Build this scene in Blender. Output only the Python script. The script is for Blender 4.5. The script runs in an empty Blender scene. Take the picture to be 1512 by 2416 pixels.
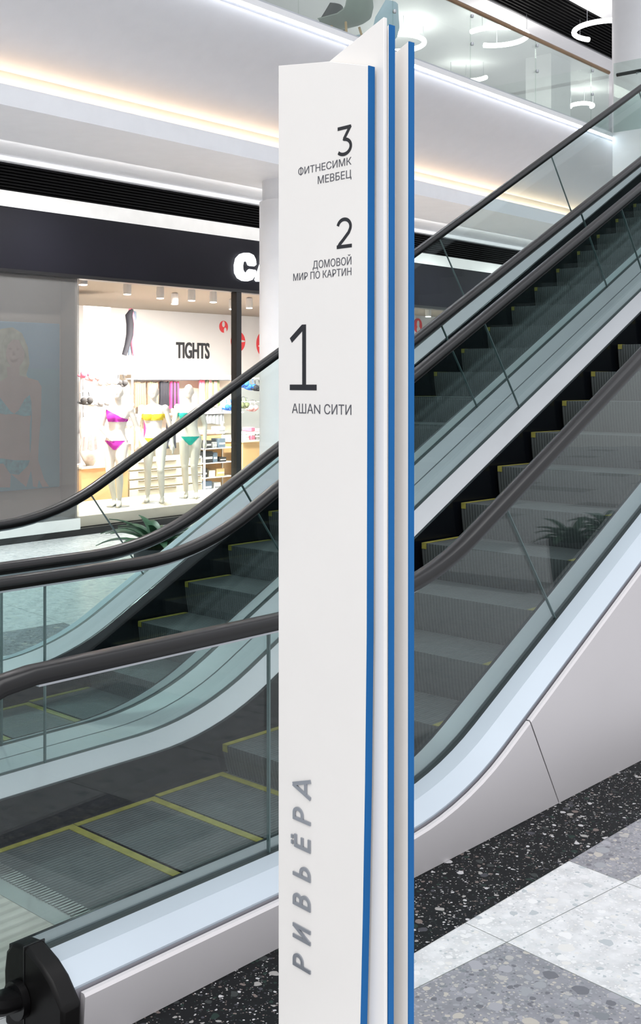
import bpy, bmesh, math, random
from mathutils import Vector, Matrix, noise
random.seed(7)
R = math.radians
SC = bpy.context.scene
COL = SC.collection

# ------------------------------------------------------------------ camera
EYE = 1.75          # camera height, metres
F = 2690.0          # focal length in pixels of the 1512 x 2416 frame
HZ = 900.0          # horizon row
CX = 756.0
cam = bpy.data.cameras.new('camera')
cam.sensor_fit = 'VERTICAL'; cam.sensor_height = 36.0
cam.lens = F / 2416 * 36.0
cam.shift_y = -(1208 - HZ) / 2416
cam.clip_start = 0.05; cam.clip_end = 300
camo = bpy.data.objects.new('camera', cam)
camo.location = (0, 0, EYE); camo.rotation_euler = (R(90), 0, 0)
COL.objects.link(camo); SC.camera = camo

# ------------------------------------------------------------------ exposure, world, lamps
SC.view_settings.view_transform = 'Standard'
SC.view_settings.look = 'None'
SC.view_settings.gamma = 1.0
SC.view_settings.exposure = 0.27
SC.view_settings.use_curve_mapping = False
SC.cycles.use_denoising = True
SC.cycles.max_bounces = 10
SC.cycles.transparent_max_bounces = 24
SC.cycles.diffuse_bounces = 5
SC.cycles.glossy_bounces = 4
SC.cycles.caustics_reflective = False
SC.cycles.caustics_refractive = False
SC.cycles.sample_clamp_indirect = 6.0

WORLD_LOW, WORLD_TOP = 0.80, 0.95
w = bpy.data.worlds.new('atrium_daylight'); SC.world = w; w.use_nodes = True
nt = w.node_tree; nt.nodes.clear()
tc = nt.nodes.new('ShaderNodeTexCoord'); sp = nt.nodes.new('ShaderNodeSeparateXYZ')
rp = nt.nodes.new('ShaderNodeValToRGB'); bg = nt.nodes.new('ShaderNodeBackground'); wo = nt.nodes.new('ShaderNodeOutputWorld')
rp.color_ramp.elements[0].position = 0.05; rp.color_ramp.elements[0].color = (WORLD_LOW, WORLD_LOW * 1.01, WORLD_LOW * 1.03, 1)
rp.color_ramp.elements[1].position = 0.65; rp.color_ramp.elements[1].color = (WORLD_TOP * .97, WORLD_TOP, WORLD_TOP * 1.06, 1)
nt.links.new(tc.outputs['Generated'], sp.inputs[0]); nt.links.new(sp.outputs['Z'], rp.inputs[0])
nt.links.new(rp.outputs[0], bg.inputs[0]); nt.links.new(bg.outputs[0], wo.inputs[0])

def area_light(name, loc, size, size_y, energy, color, rot=(0, 0, 0)):
    l = bpy.data.lights.new(name, 'AREA'); l.shape = 'RECTANGLE'; l.size = size; l.size_y = size_y
    l.energy = energy; l.color = color
    o = bpy.data.objects.new(name, l); o.location = loc; o.rotation_euler = rot; COL.objects.link(o); return o
area_light('atrium_fill', (1.5, 3.0, 15.0), 9, 12, 650, (1.0, .985, .97), (R(-6), 0, 0))  # unseen area lamp added overhead for soft top light
o_ = area_light('atrium_fill_rear', (-3.0, -3.0, 13.0), 8, 6, 450, (1.0, .985, .96))  # second unseen lamp, added behind the camera to lift the shop-side floor
o_.rotation_euler = (Vector((-2.5, 9.0, 0)) - Vector(o_.location)).to_track_quat('-Z', 'Y').to_euler()

# ------------------------------------------------------------------ frames of the place
class Frame:
    def __init__(s, deg, ox=0, oy=0):
        s.a = R(deg); s.ox, s.oy = ox, oy; s.c, s.s = math.cos(s.a), math.sin(s.a)
    def world(s, p):
        return (s.ox + p[0] * s.c - p[1] * s.s, s.oy + p[0] * s.s + p[1] * s.c, p[2])
    def depth(s, p):                       # distance in front of the camera
        return s.oy + p[0] * s.s + p[1] * s.c
    def along(s, px, W):                   # first coordinate of a line of sight at second coordinate W
        t = (px - CX) / F
        return (t * (s.oy + W * s.c) - s.ox + W * s.s) / (s.c - t * s.s)
    def height(s, px, py, W):
        return EYE - (py - HZ) * s.depth((s.along(px, W), W)) / F
ESC = Frame(47.28)      # x runs up the escalators, y across them
SHOP = Frame(50.0)      # x runs along the shop front, y into the shop
ROOM = Frame(0.0)

# ------------------------------------------------------------------ mesh helper
class MB:
    def __init__(s): s.v = []; s.f = []; s.m = []; s.cur = 0
    def add(s, verts, faces):
        b = len(s.v); s.v += [tuple(v) for v in verts]
        for f in faces: s.f.append(tuple(b + i for i in f)); s.m.append(s.cur)
        return s
    def box(s, x0, x1, y0, y1, z0, z1):
        v = [(x, y, z) for z in (z0, z1) for y in (y0, y1) for x in (x0, x1)]
        return s.add(v, [(0, 2, 3, 1), (4, 5, 7, 6), (0, 1, 5, 4), (2, 6, 7, 3), (0, 4, 6, 2), (1, 3, 7, 5)])
    def prism(s, poly, lo, hi, axis='y'):  # poly of 2D points, extruded along axis
        def p(a, b, h): return {'y': (a, h, b), 'z': (a, b, h), 'x': (h, a, b)}[axis]
        n = len(poly)
        v = [p(a, b, lo) for a, b in poly] + [p(a, b, hi) for a, b in poly]
        f = [tuple(range(n)), tuple(range(2 * n - 1, n - 1, -1))] + [(i, i + n, (i + 1) % n + n, (i + 1) % n) for i in range(n)]
        return s.add(v, f)
    def rings(s, rings, close=True, cap=True):
        n = len(rings[0]); v = [p for r in rings for p in r]; f = []
        for k in range(len(rings) - 1):
            for i in range(n if close else n - 1):
                j = (i + 1) % n; f.append((k * n + i, k * n + j, (k + 1) * n + j, (k + 1) * n + i))
        if cap: f += [tuple(range(n - 1, -1, -1)), tuple(range((len(rings) - 1) * n, len(rings) * n))]
        return s.add(v, f)
    def tube(s, path, rad, n=10, squash=1.0):
        P = [Vector(p) for p in path]; rs = rad if isinstance(rad, (list, tuple)) else [rad] * len(P); out = []
        up0 = Vector((0, 0, 1)); prev = None
        for i, p in enumerate(P):
            t = (P[min(i + 1, len(P) - 1)] - P[max(i - 1, 0)]).normalized()
            if prev is None: a = t.cross(up0 if abs(t.z) < .9 else Vector((1, 0, 0))).normalized()
            else: a = (prev - t * prev.dot(t)).normalized()
            prev = a; b = t.cross(a)
            out.append([tuple(p + a * math.cos(q) * rs[i] + b * math.sin(q) * rs[i] * squash) for q in [2 * math.pi * k / n for k in range(n)]])
        return s.rings(out)
    def ball(s, c, rx, ry, rz, n=14, m=9):
        rg = []
        for j in range(1, m):
            th = math.pi * j / m
            rg.append([(c[0] + rx * math.sin(th) * math.cos(q), c[1] + ry * math.sin(th) * math.sin(q), c[2] - rz * math.cos(th)) for q in [2 * math.pi * k / n for k in range(n)]])
        b = len(s.v); s.rings(rg, cap=False)
        k = len(s.v); s.v += [(c[0], c[1], c[2] - rz), (c[0], c[1], c[2] + rz)]
        for i in range(n):
            j = (i + 1) % n
            s.f.append((b + j, b + i, k)); s.m.append(s.cur)
            s.f.append((b + (m - 2) * n + i, b + (m - 2) * n + j, k + 1)); s.m.append(s.cur)
        return s
    def lathe(s, c, prof, n=24):
        return s.rings([[(c[0] + r * math.cos(q), c[1] + r * math.sin(q), c[2] + z) for q in [2 * math.pi * k / n for k in range(n)]] for r, z in prof])
    def bounds(s):
        return [(min(v[i] for v in s.v), max(v[i] for v in s.v)) for i in range(3)]

ORG = {}
def finish(name, mb, mats, frame, org, smooth=30, bevel=0):
    me = bpy.data.meshes.new(name)
    me.from_pydata([(v[0] - org[0], v[1] - org[1], v[2] - org[2]) for v in mb.v], [], mb.f)
    mats = mats if isinstance(mats, (list, tuple)) else [mats]
    for m in mats: me.materials.append(m)
    me.polygons.foreach_set('material_index', mb.m)
    bm = bmesh.new(); bm.from_mesh(me); bmesh.ops.recalc_face_normals(bm, faces=bm.faces); bm.to_mesh(me); bm.free()
    me.update()
    if smooth:
        me.polygons.foreach_set('use_smooth', [True] * len(me.polygons)); me.set_sharp_from_angle(angle=R(smooth))
    o = bpy.data.objects.new(name, me); COL.objects.link(o)
    if bevel:
        b = o.modifiers.new('bevel', 'BEVEL'); b.width = bevel; b.segments = 2; b.limit_method = 'ANGLE'; b.angle_limit = R(40)
    return o
def tag(o, label, cat, group=None, kind=None):
    if label: o['label'] = label
    if cat: o['category'] = cat
    if group: o['group'] = group
    if kind: o['kind'] = kind
    return o
def thing(name, label, cat, frame, pos, group=None):
    o = bpy.data.objects.new(name, None); o.empty_display_size = .1; COL.objects.link(o)
    o.location = frame.world(pos); o.rotation_euler = (0, 0, frame.a); ORG[o.name] = (frame, pos)
    return tag(o, label, cat, group)
def part(name, mb, mat, parent, smooth=30, bevel=0, label=None):
    frame, org = ORG[parent.name]
    o = finish(name, mb, mat, frame, org, smooth, bevel); o.parent = parent; ORG[o.name] = (frame, org)
    if label: o['label'] = label
    return o
def solo(name, mb, mat, frame, label, cat, group=None, smooth=30, bevel=0, kind=None):
    b = mb.bounds(); org = ((b[0][0] + b[0][1]) / 2, (b[1][0] + b[1][1]) / 2, b[2][0])
    o = finish(name, mb, mat, frame, org, smooth, bevel)
    o.location = frame.world(org); o.rotation_euler = (0, 0, frame.a); ORG[o.name] = (frame, org)
    return tag(o, label, cat, group, kind)
def struct(name, mb, mat, frame, smooth=30, bevel=0, label=None):
    return solo(name, mb, mat, frame, label, None, None, smooth, bevel, 'structure')
def copy_tree(o, parent=None):
    c = o.copy(); COL.objects.link(c); c.parent = parent
    if o.name in ORG: ORG[c.name] = ORG[o.name]
    for ch in list(o.children): copy_tree(ch, c)
    return c

# ------------------------------------------------------------------ materials
def new_mat(name):
    m = bpy.data.materials.new(name); m.use_nodes = True
    return m, m.node_tree, m.node_tree.nodes['Principled BSDF']
def mat(name, col, rough=.5, metal=0, var=.04, scale=6, bump=0, emit=None, es=0, coat=0, spec=.5):
    m, nt, b = new_mat(name); N, L = nt.nodes, nt.links
    tc = N.new('ShaderNodeTexCoord'); nz = N.new('ShaderNodeTexNoise'); nz.inputs['Scale'].default_value = scale; nz.inputs['Detail'].default_value = 4
    L.new(tc.outputs['Object'], nz.inputs['Vector'])
    rp = N.new('ShaderNodeValToRGB'); e = rp.color_ramp.elements
    e[0].position, e[1].position = .3, .7
    e[0].color = (*[max(0, c * (1 - var)) for c in col], 1); e[1].color = (*[min(1, c * (1 + var)) for c in col], 1)
    L.new(nz.outputs['Fac'], rp.inputs[0]); L.new(rp.outputs[0], b.inputs['Base Color'])
    b.inputs['Roughness'].default_value = rough; b.inputs['Metallic'].default_value = metal
    b.inputs['Coat Weight'].default_value = coat; b.inputs['Specular IOR Level'].default_value = spec
    if bump:
        bp = N.new('ShaderNodeBump'); bp.inputs['Strength'].default_value = bump; bp.inputs['Distance'].default_value = .002
        L.new(nz.outputs['Fac'], bp.inputs['Height']); L.new(bp.outputs[0], b.inputs['Normal'])
    if emit:
        b.inputs['Emission Color'].default_value = (*emit, 1); b.inputs['Emission Strength'].default_value = es
    return m
def srgb(r, g, b):
    f = lambda c: (c / 12.92 if c <= .04045 else ((c + .055) / 1.055) ** 2.4)
    return tuple(f(x / 255) for x in (r, g, b))
def ribbed(name, col, rough, metal, per_m, axis, depth=.003, dark=.45):
    m, nt, b = new_mat(name); N, L = nt.nodes, nt.links
    tc = N.new('ShaderNodeTexCoord'); wv = N.new('ShaderNodeTexWave'); wv.bands_direction = axis; wv.inputs['Scale'].default_value = per_m / 20 * 2 * math.pi / 2 / 3.14159 * 2
    wv.wave_profile = 'SIN'
    L.new(tc.outputs['Object'], wv.inputs['Vector'])
    nz = N.new('ShaderNodeTexNoise'); nz.inputs['Scale'].default_value = 9; L.new(tc.outputs['Object'], nz.inputs['Vector'])
    rp = N.new('ShaderNodeValToRGB'); rp.color_ramp.elements[0].color = (*[c * dark for c in col], 1); rp.color_ramp.elements[1].color = (*col, 1)
    rp.color_ramp.elements[0].position = .15; rp.color_ramp.elements[1].position = .6
    L.new(wv.outputs['Fac'], rp.inputs[0])
    mx = N.new('ShaderNodeMix'); mx.data_type = 'RGBA'; mx.blend_type = 'MULTIPLY'; mx.inputs['Factor'].default_value = .35
    L.new(rp.outputs[0], mx.inputs[6]); L.new(nz.outputs['Fac'], mx.inputs[7]); L.new(mx.outputs[2], b.inputs['Base Color'])
    bp = N.new('ShaderNodeBump'); bp.inputs['Distance'].default_value = depth; bp.inputs['Strength'].default_value = .6
    L.new(wv.outputs['Fac'], bp.inputs['Height']); L.new(bp.outputs[0], b.inputs['Normal'])
    b.inputs['Roughness'].default_value = rough; b.inputs['Metallic'].default_value = metal
    return m
def glass(name, tint, refl=1.0, rough=.0):
    m = bpy.data.materials.new(name); m.use_nodes = True; nt = m.node_tree; N, L = nt.nodes, nt.links; N.clear()
    o = N.new('ShaderNodeOutputMaterial'); t = N.new('ShaderNodeBsdfTransparent'); t.inputs[0].default_value = (*tint, 1)
    g = N.new('ShaderNodeBsdfGlossy'); g.inputs['Roughness'].default_value = rough; g.inputs[0].default_value = (refl, refl, refl, 1)
    fr = N.new('ShaderNodeFresnel'); ge = N.new('ShaderNodeNewGeometry'); io = N.new('ShaderNodeMapRange'); io.inputs['To Min'].default_value = 1.45; io.inputs['To Max'].default_value = 1 / 1.45
    L.new(ge.outputs['Backfacing'], io.inputs['Value']); L.new(io.outputs[0], fr.inputs[0]); mx = N.new('ShaderNodeMixShader')
    L.new(fr.outputs[0], mx.inputs[0]); L.new(t.outputs[0], mx.inputs[1]); L.new(g.outputs[0], mx.inputs[2]); L.new(mx.outputs[0], o.inputs[0])
    return m
def terrazzo(name, base, chips, amount, rough=.22, joint=None, scale=1.0, spec=.4):
    """stone chips of several sizes in a cement base, optional joints on a square grid"""
    m, nt, b = new_mat(name); N, L = nt.nodes, nt.links
    tc = N.new('ShaderNodeTexCoord'); cur = None
    dn = N.new('ShaderNodeTexNoise'); dn.inputs['Scale'].default_value = 30; L.new(tc.outputs['Object'], dn.inputs['Vector'])
    ds = N.new('ShaderNodeVectorMath'); ds.operation = 'MULTIPLY_ADD'; ds.inputs[1].default_value = (.02, .02, .02)
    L.new(dn.outputs['Color'], ds.inputs[0]); L.new(tc.outputs['Object'], ds.inputs[2])
    bn = N.new('ShaderNodeTexNoise'); bn.inputs['Scale'].default_value = 14; bn.inputs['Detail'].default_value = 6; L.new(tc.outputs['Object'], bn.inputs['Vector'])
    r0 = N.new('ShaderNodeValToRGB'); r0.color_ramp.elements[0].position = .35; r0.color_ramp.elements[1].position = .65
    r0.color_ramp.elements[0].color = (*[c * .86 for c in base], 1); r0.color_ramp.elements[1].color = (*[min(1, c * 1.1) for c in base], 1)
    L.new(bn.outputs['Fac'], r0.inputs[0]); cur = r0.outputs[0]
    for sc, am, seed in ((90, amount, 3.1), (38, amount * .85, 7.7), (17, amount * .6, 1.3)):
        vo = N.new('ShaderNodeTexVoronoi'); vo.inputs['Scale'].default_value = sc * scale; vo.voronoi_dimensions = '2D'
        of = N.new('ShaderNodeVectorMath'); of.operation = 'ADD'; of.inputs[1].default_value = (seed, seed * 2, 0)
        L.new(ds.outputs[0], of.inputs[0]); L.new(of.outputs[0], vo.inputs['Vector'])
        se = N.new('ShaderNodeSeparateColor'); L.new(vo.outputs['Color'], se.inputs[0])
        th = N.new('ShaderNodeMath'); th.operation = 'LESS_THAN'; th.inputs[1].default_value = am; L.new(se.outputs[0], th.inputs[0])
        di = N.new('ShaderNodeMath'); di.operation = 'MULTIPLY_ADD'; di.inputs[1].default_value = .28; di.inputs[2].default_value = .16; L.new(se.outputs[1], di.inputs[0])
        lt = N.new('ShaderNodeMath'); lt.operation = 'LESS_THAN'; L.new(vo.outputs['Distance'], lt.inputs[0]); L.new(di.outputs[0], lt.inputs[1])
        mu = N.new('ShaderNodeMath'); mu.operation = 'MULTIPLY'; L.new(th.outputs[0], mu.inputs[0]); L.new(lt.outputs[0], mu.inputs[1])
        cr = N.new('ShaderNodeValToRGB'); cr.color_ramp.interpolation = 'CONSTANT'
        while len(cr.color_ramp.elements) < len(chips): cr.color_ramp.elements.new(.5)
        for i, c in enumerate(chips):
            cr.color_ramp.elements[i].position = i / len(chips); cr.color_ramp.elements[i].color = (*c, 1)
        L.new(se.outputs[2], cr.inputs[0])
        mx = N.new('ShaderNodeMix'); mx.data_type = 'RGBA'; L.new(mu.outputs[0], mx.inputs[0]); L.new(cur, mx.inputs[6]); L.new(cr.outputs[0], mx.inputs[7]); cur = mx.outputs[2]
    if joint:
        sx = N.new('ShaderNodeSeparateXYZ'); L.new(tc.outputs['Object'], sx.inputs[0]); hit = None
        for ax in ('X', 'Y'):
            a = N.new('ShaderNodeMath'); a.operation = 'PINGPONG'; a.inputs[1].default_value = joint / 2
            L.new(sx.outputs[ax], a.inputs[0])
            c = N.new('ShaderNodeMath'); c.operation = 'LESS_THAN'; c.inputs[1].default_value = .0016; L.new(a.outputs[0], c.inputs[0])
            if hit is None: hit = c.outputs[0]
            else:
                q = N.new('ShaderNodeMath'); q.operation = 'MAXIMUM'; L.new(hit, q.inputs[0]); L.new(c.outputs[0], q.inputs[1]); hit = q.outputs[0]
        mx = N.new('ShaderNodeMix'); mx.data_type = 'RGBA'; L.new(hit, mx.inputs[0]); L.new(cur, mx.inputs[6]); mx.inputs[7].default_value = (.16, .17, .16, 1); cur = mx.outputs[2]
    L.new(cur, b.inputs['Base Color']); b.inputs['Roughness'].default_value = rough; b.inputs['Specular IOR Level'].default_value = spec
    return m

M = {}
M['wall'] = mat('white_paint', (.80, .80, .82), .55, var=.015)
M['soffit'] = mat('soffit_paint', (.86, .865, .89), .6, var=.015)
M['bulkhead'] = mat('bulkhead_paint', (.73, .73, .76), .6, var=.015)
M['trim_grey'] = mat('light_grey_trim', (.74, .74, .73), .5)
M['black_slat'] = mat('black_slats', (.002, .002, .0025), .7, spec=.1)
M['fascia'] = mat('charcoal_fascia', (.009, .009, .0135), .5, spec=.12, var=.15, scale=.8)
M['black'] = mat('black_metal', (.008, .008, .009), .35)
M['panel_white'] = mat('totem_white_lacquer', (.88, .85, .815), .38, var=.01)
M['panel_blue'] = mat('totem_blue_edge', (.006, .125, .37), .45, spec=.2, var=.06)
M['ink'] = mat('dark_lettering', (.012, .013, .018), .45)
M['ink_grey'] = mat('grey_lettering', (.10, .10, .115), .5)
M['silver_letter'] = mat('brushed_silver_letters', (.36, .38, .42), .3, .6)
M['deck'] = mat('satin_aluminium_deck', (.49, .55, .61), .45, .2, var=.03, scale=2)
M['deck_in'] = mat('inner_deck_aluminium', (.49, .495, .52), .38, .4, var=.03, scale=2)
M['recess'] = mat('grey_recess_trim', (.30, .29, .32), .5)
M['cladding'] = mat('satin_steel_cladding', (.66, .63, .64), .42, .2, var=.02, scale=1.3)
M['rubber'] = mat('black_handrail_rubber', (.006, .0055, .006), .28, var=.1, spec=.4)
M['guide'] = mat('handrail_guide_steel', (.45, .47, .5), .3, .8)
M['skirt'] = mat('black_skirt_panel', (.004, .005, .007), .22, spec=.2)
M['newel'] = mat('black_newel_plastic', (.007, .0065, .0065), .35, spec=.15)
M['yellow'] = mat('yellow_step_line', (.19, .175, .03), .5, var=.2, scale=30)
M['tread'] = ribbed('grooved_step_tread', (.098, .112, .113), .5, .3, 170, 'Y', .002, .6)
M['landing'] = ribbed('ribbed_landing_plate', (.50, .48, .43), .4, .3, 60, 'Y', .002, .8)
M['comb'] = mat('comb_plate_metal', (.35, .36, .35), .35, .7)
M['gasket'] = mat('glass_gasket', (.02, .028, .03), .4)
M['seam'] = mat('glass_edge_seam', (.10, .15, .15), .3)
M['glass_esc'] = glass('escalator_glass', (.865, .922, .918), .8)
M['glass_mezz'] = glass('mezzanine_glass', (.875, .925, .90), .8)
M['glass_shop'] = glass('shop_glass', (.985, .985, .98), .35)
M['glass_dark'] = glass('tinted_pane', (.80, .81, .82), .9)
nt_ = M['glass_dark'].node_tree; o_ = [n for n in nt_.nodes if n.type == 'OUTPUT_MATERIAL'][0]; src = o_.inputs[0].links[0].from_socket   # grey diffuse veil painted in for the reflections on the pane
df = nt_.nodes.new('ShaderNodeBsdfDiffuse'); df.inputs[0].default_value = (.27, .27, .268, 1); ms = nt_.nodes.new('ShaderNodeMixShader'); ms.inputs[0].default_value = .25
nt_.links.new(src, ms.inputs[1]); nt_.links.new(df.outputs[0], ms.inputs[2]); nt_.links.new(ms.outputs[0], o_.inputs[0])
M['wood'] = mat('light_oak', (.62, .40, .20), .5, var=.12, scale=3)
M['cream'] = mat('cream_laminate', (.78, .70, .58), .45)
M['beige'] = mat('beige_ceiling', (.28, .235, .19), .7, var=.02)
M['mannequin'] = mat('ivory_mannequin', (.80, .78, .72), .35, coat=.2)
M['leaf'] = mat('dark_green_leaf', (.016, .075, .028), .38, var=.35, scale=8)
M['pot'] = mat('charcoal_pot', (.03, .03, .035), .5)
M['white_pot'] = mat('white_glazed_pot', (.75, .77, .8), .3)
M['soil'] = mat('soil', (.03, .02, .015), .9, bump=1)
M['lamp_white'] = mat('lamp_tube', (1, 1, 1), .5, emit=(1, .97, .92), es=9)
M['lamp_warm'] = mat('cove_strip_warm', (1, 1, 1), .5, emit=(1, .74, .48), es=11)
M['lamp_cool'] = mat('cove_strip_cool', (1, 1, 1), .5, emit=(.86, .92, 1), es=15)
M['sign_light'] = mat('lit_sign_letters', (1, 1, 1), .5, emit=(.95, .98, 1), es=3)
M['spot_face'] = mat('spot_lamp_face', (1, 1, 1), .5, emit=(1, .93, .82), es=14)
M['red'] = mat('red_decal', (.78, .035, .045), .5)
M['brass'] = mat('bronze_rail', (.33, .20, .12), .3, .8)
def cloth(name, c): M[name] = mat(name, c, .8, var=.12, scale=25, bump=.2); return M[name]
for n_, c_ in dict(purple_fabric=(.42, .02, .38), yellow_fabric=(.80, .66, .04), teal_fabric=(0, .34, .30), white_fabric=(.82, .80, .78), black_fabric=(.012, .012, .015),
                   pink_fabric=(.78, .16, .26), rose_fabric=(.75, .35, .36), navy_fabric=(.007, .008, .016), taupe_fabric=(.16, .12, .085), blue_fabric=(.02, .12, .50),
                   green_fabric=(.16, .19, .10), crimson_fabric=(.55, .03, .13), grey_fabric=(.25, .25, .27), slate_fabric=(.10, .14, .20), nude_fabric=(.70, .55, .46)).items(): cloth(n_, c_)
FLOOR_WHITE = terrazzo('white_terrazzo', (.61, .615, .625), [(.68, .68, .69), (.55, .57, .58), (.70, .70, .70), (.66, .65, .63), (.72, .72, .72), (.42, .45, .47), (.64, .64, .65)], .5, joint=.644)
FLOOR_GREY = terrazzo('grey_terrazzo', (.25, .25, .275), [(.38, .37, .36), (.33, .33, .36), (.14, .14, .16), (.44, .41, .37), (.29, .30, .32), (.19, .20, .22)], .6, joint=.644)
FLOOR_BLACK = terrazzo('black_terrazzo', (.010, .011, .012), [(.30, .29, .28), (.06, .06, .07), (.45, .44, .45), (.04, .045, .045), (.16, .13, .12), (.02, .035, .03)], .27, rough=.45, scale=1.5, spec=.06)

# ------------------------------------------------------------------ floor
TILE = .644
FT = Frame(41.45, *[.581, 3.558])           # tile grid: origin on a joint crossing
mb = MB()
grey = {(-1, -1), (1, 0), (1, -3)}
for i in range(-40, 60):
    for j in range(-40, 60):
        c = FT.world(((i + .5) * TILE, (j + .5) * TILE, 0))
        if c[1] < -9 or c[1] > 34 or abs(c[0]) > 26: continue
        d = ((c[0]) ** 2 + (c[1] - 3.5) ** 2) ** .5
        h = math.sin(i * 12.9898 + j * 78.233) * 43758.5453; h -= math.floor(h)
        mb.cur = 1 if ((i, j) in grey or (d > 1.9 and h < .18)) else 0
        mb.add([(i * TILE, j * TILE, 0), ((i + 1) * TILE, j * TILE, 0), ((i + 1) * TILE, (j + 1) * TILE, 0), (i * TILE, (j + 1) * TILE, 0)], [(0, 1, 2, 3)])
fl = finish('floor', mb, [FLOOR_WHITE, FLOOR_GREY], FT, (0, 0, 0), 0)
fl.location = FT.world((0, 0, 0)); fl.rotation_euler = (0, 0, FT.a); fl['kind'] = 'structure'
mb = MB().box(-6, 14, 2.157, 2.60, .0005, .003)
struct('trim_1', mb, FLOOR_BLACK, ESC)

# ------------------------------------------------------------------ escalators
SL = .516
def curve(s, s0, m=SL, rad=1.5):
    th = math.atan(m); T = rad * math.tan(th / 2)
    if s <= s0 - T: return 0.0
    if s < s0 + T * math.cos(th):
        x = s - (s0 - T); return rad - math.sqrt(rad * rad - x * x)
    return m * (s - s0)
def samples(a, b, s0):
    out = [a]
    for s in [s0 - .8 + .075 * i for i in range(23)] + [s0 + 1.2 + .9 * i for i in range(14)]:
        if a + .02 < s < b - .02: out.append(s)
    return sorted(out + [b])
TOP = 13.3
def sweep(prof, a, b, fn, s0):
    """prof: closed list of (across, height); floor-standing points use height ('floor', z)"""
    mb = MB()
    mb.rings([[(s, wv, (h[1] if isinstance(h, tuple) else max(.004, h + fn(s)))) for wv, h in prof] for s in samples(a, b, s0)])
    return mb
def rail_mesh(wc, fn, s0, start):
    zc, r = .5325, .4275; pts = []
    for k in range(15):
        a = math.pi * (1.5 - k / 14.0)          # from the bottom, round the nose, to the top
        pts.append((start + r * math.cos(a), zc + r * math.sin(a)))
    pts.insert(0, (start + .10, .105))
    pts += [(s, .96 + fn(s)) for s in samples(start + .12, TOP, s0)]
    sec = [(-.040, -.006), (-.040, .006), (-.033, .019), (-.02, .025), (.02, .025), (.033, .019), (.040, .006), (.040, -.006), (.033, -.02), (.018, -.024), (-.018, -.024), (-.033, -.02)]
    mb = MB(); rg = []
    for i, p in enumerate(pts):
        q0, q1 = pts[max(i - 1, 0)], pts[min(i + 1, len(pts) - 1)]
        tx, tz = q1[0] - q0[0], q1[1] - q0[1]; L_ = math.hypot(tx, tz); tx, tz = tx / L_, tz / L_
        nx, nz = -tz, tx
        if i < 16 and False: pass
        rg.append([(p[0] + nx * h, wc + a, p[1] + nz * h) for a, h in sec])
    return mb.rings(rg)
JOINTS = [2.62, 4.40, 6.10, 7.80, 9.50, 11.2]
def glass_parts(root, wc, fn, start, t=.012):
    seams = [None] + JOINTS + [None]
    def at(k, b):                               # position of a joint at relative height b
        if k == 0: return start - .40
        if k == len(seams) - 1: return TOP
        j = seams[k]; return j if j < 3.0 else j - .40 * b
    def zz(s, b):
        lo, hi = .195 + fn(s), .938 + fn(s)
        if s < start:
            h = math.sqrt(max(0.0, .405 ** 2 - (s - start) ** 2)); lo, hi = max(.13, .5325 - h), .5325 + h
            if s > start - .02: lo = .15
        return lo + (hi - lo) * b
    for k in range(len(seams) - 1):
        n = 22 if k <= 1 else 4; nb = 5; g0 = .003 if k else 0; mb = MB(); vs = []; fs = []
        for side in (-1, 1):
            for iu in range(n + 1):
                for ib in range(nb + 1):
                    b = ib / nb; u = iu / n; s = (at(k, b) + g0) * (1 - u) + (at(k + 1, b) - .003) * u
                    vs.append((s, wc + side * t / 2, zz(s, b)))
        H_ = (n + 1) * (nb + 1); idx = lambda sd, i, j: sd * H_ + i * (nb + 1) + j
        for sd in (0, 1):
            for i in range(n):
                for j in range(nb): fs.append((idx(sd, i, j), idx(sd, i + 1, j), idx(sd, i + 1, j + 1), idx(sd, i, j + 1)))
        for i in range(n):
            fs.append((idx(0, i, 0), idx(1, i, 0), idx(1, i + 1, 0), idx(0, i + 1, 0))); fs.append((idx(0, i, nb), idx(0, i + 1, nb), idx(1, i + 1, nb), idx(1, i, nb)))
        for j in range(nb):
            fs.append((idx(0, 0, j), idx(0, 0, j + 1), idx(1, 0, j + 1), idx(1, 0, j))); fs.append((idx(0, n, j), idx(1, n, j), idx(1, n, j + 1), idx(0, n, j + 1)))
        mb.add(vs, fs); gp = part('glass_panel', mb, M['glass_esc'], root, 20)
        if k:
            mb = MB(); rg = []
            for ib in range(nb + 1):
                b = ib / nb; s = at(k, b); z = zz(s, b)
                rg.append([(s - .0028, wc - t / 2 - .0004, z), (s + .0028, wc - t / 2 - .0004, z), (s + .0028, wc + t / 2 + .0004, z), (s - .0028, wc + t / 2 + .0004, z)])
            mb.rings(rg); part('glass_joint', mb, M['seam'], gp, 20)
def step_path(s0, first, count, rad=1.0, pitch=.405):
    """noses at equal spacing along the path of the step chain"""
    out = []; s = first
    for k in range(count):
        out.append((s, curve(s, s0, SL, rad)))
        d = 0.0
        while d < pitch:
            ds = .004; d += math.hypot(ds, curve(s + ds, s0, SL, rad) - curve(s, s0, SL, rad)); s += ds
    return out
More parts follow.
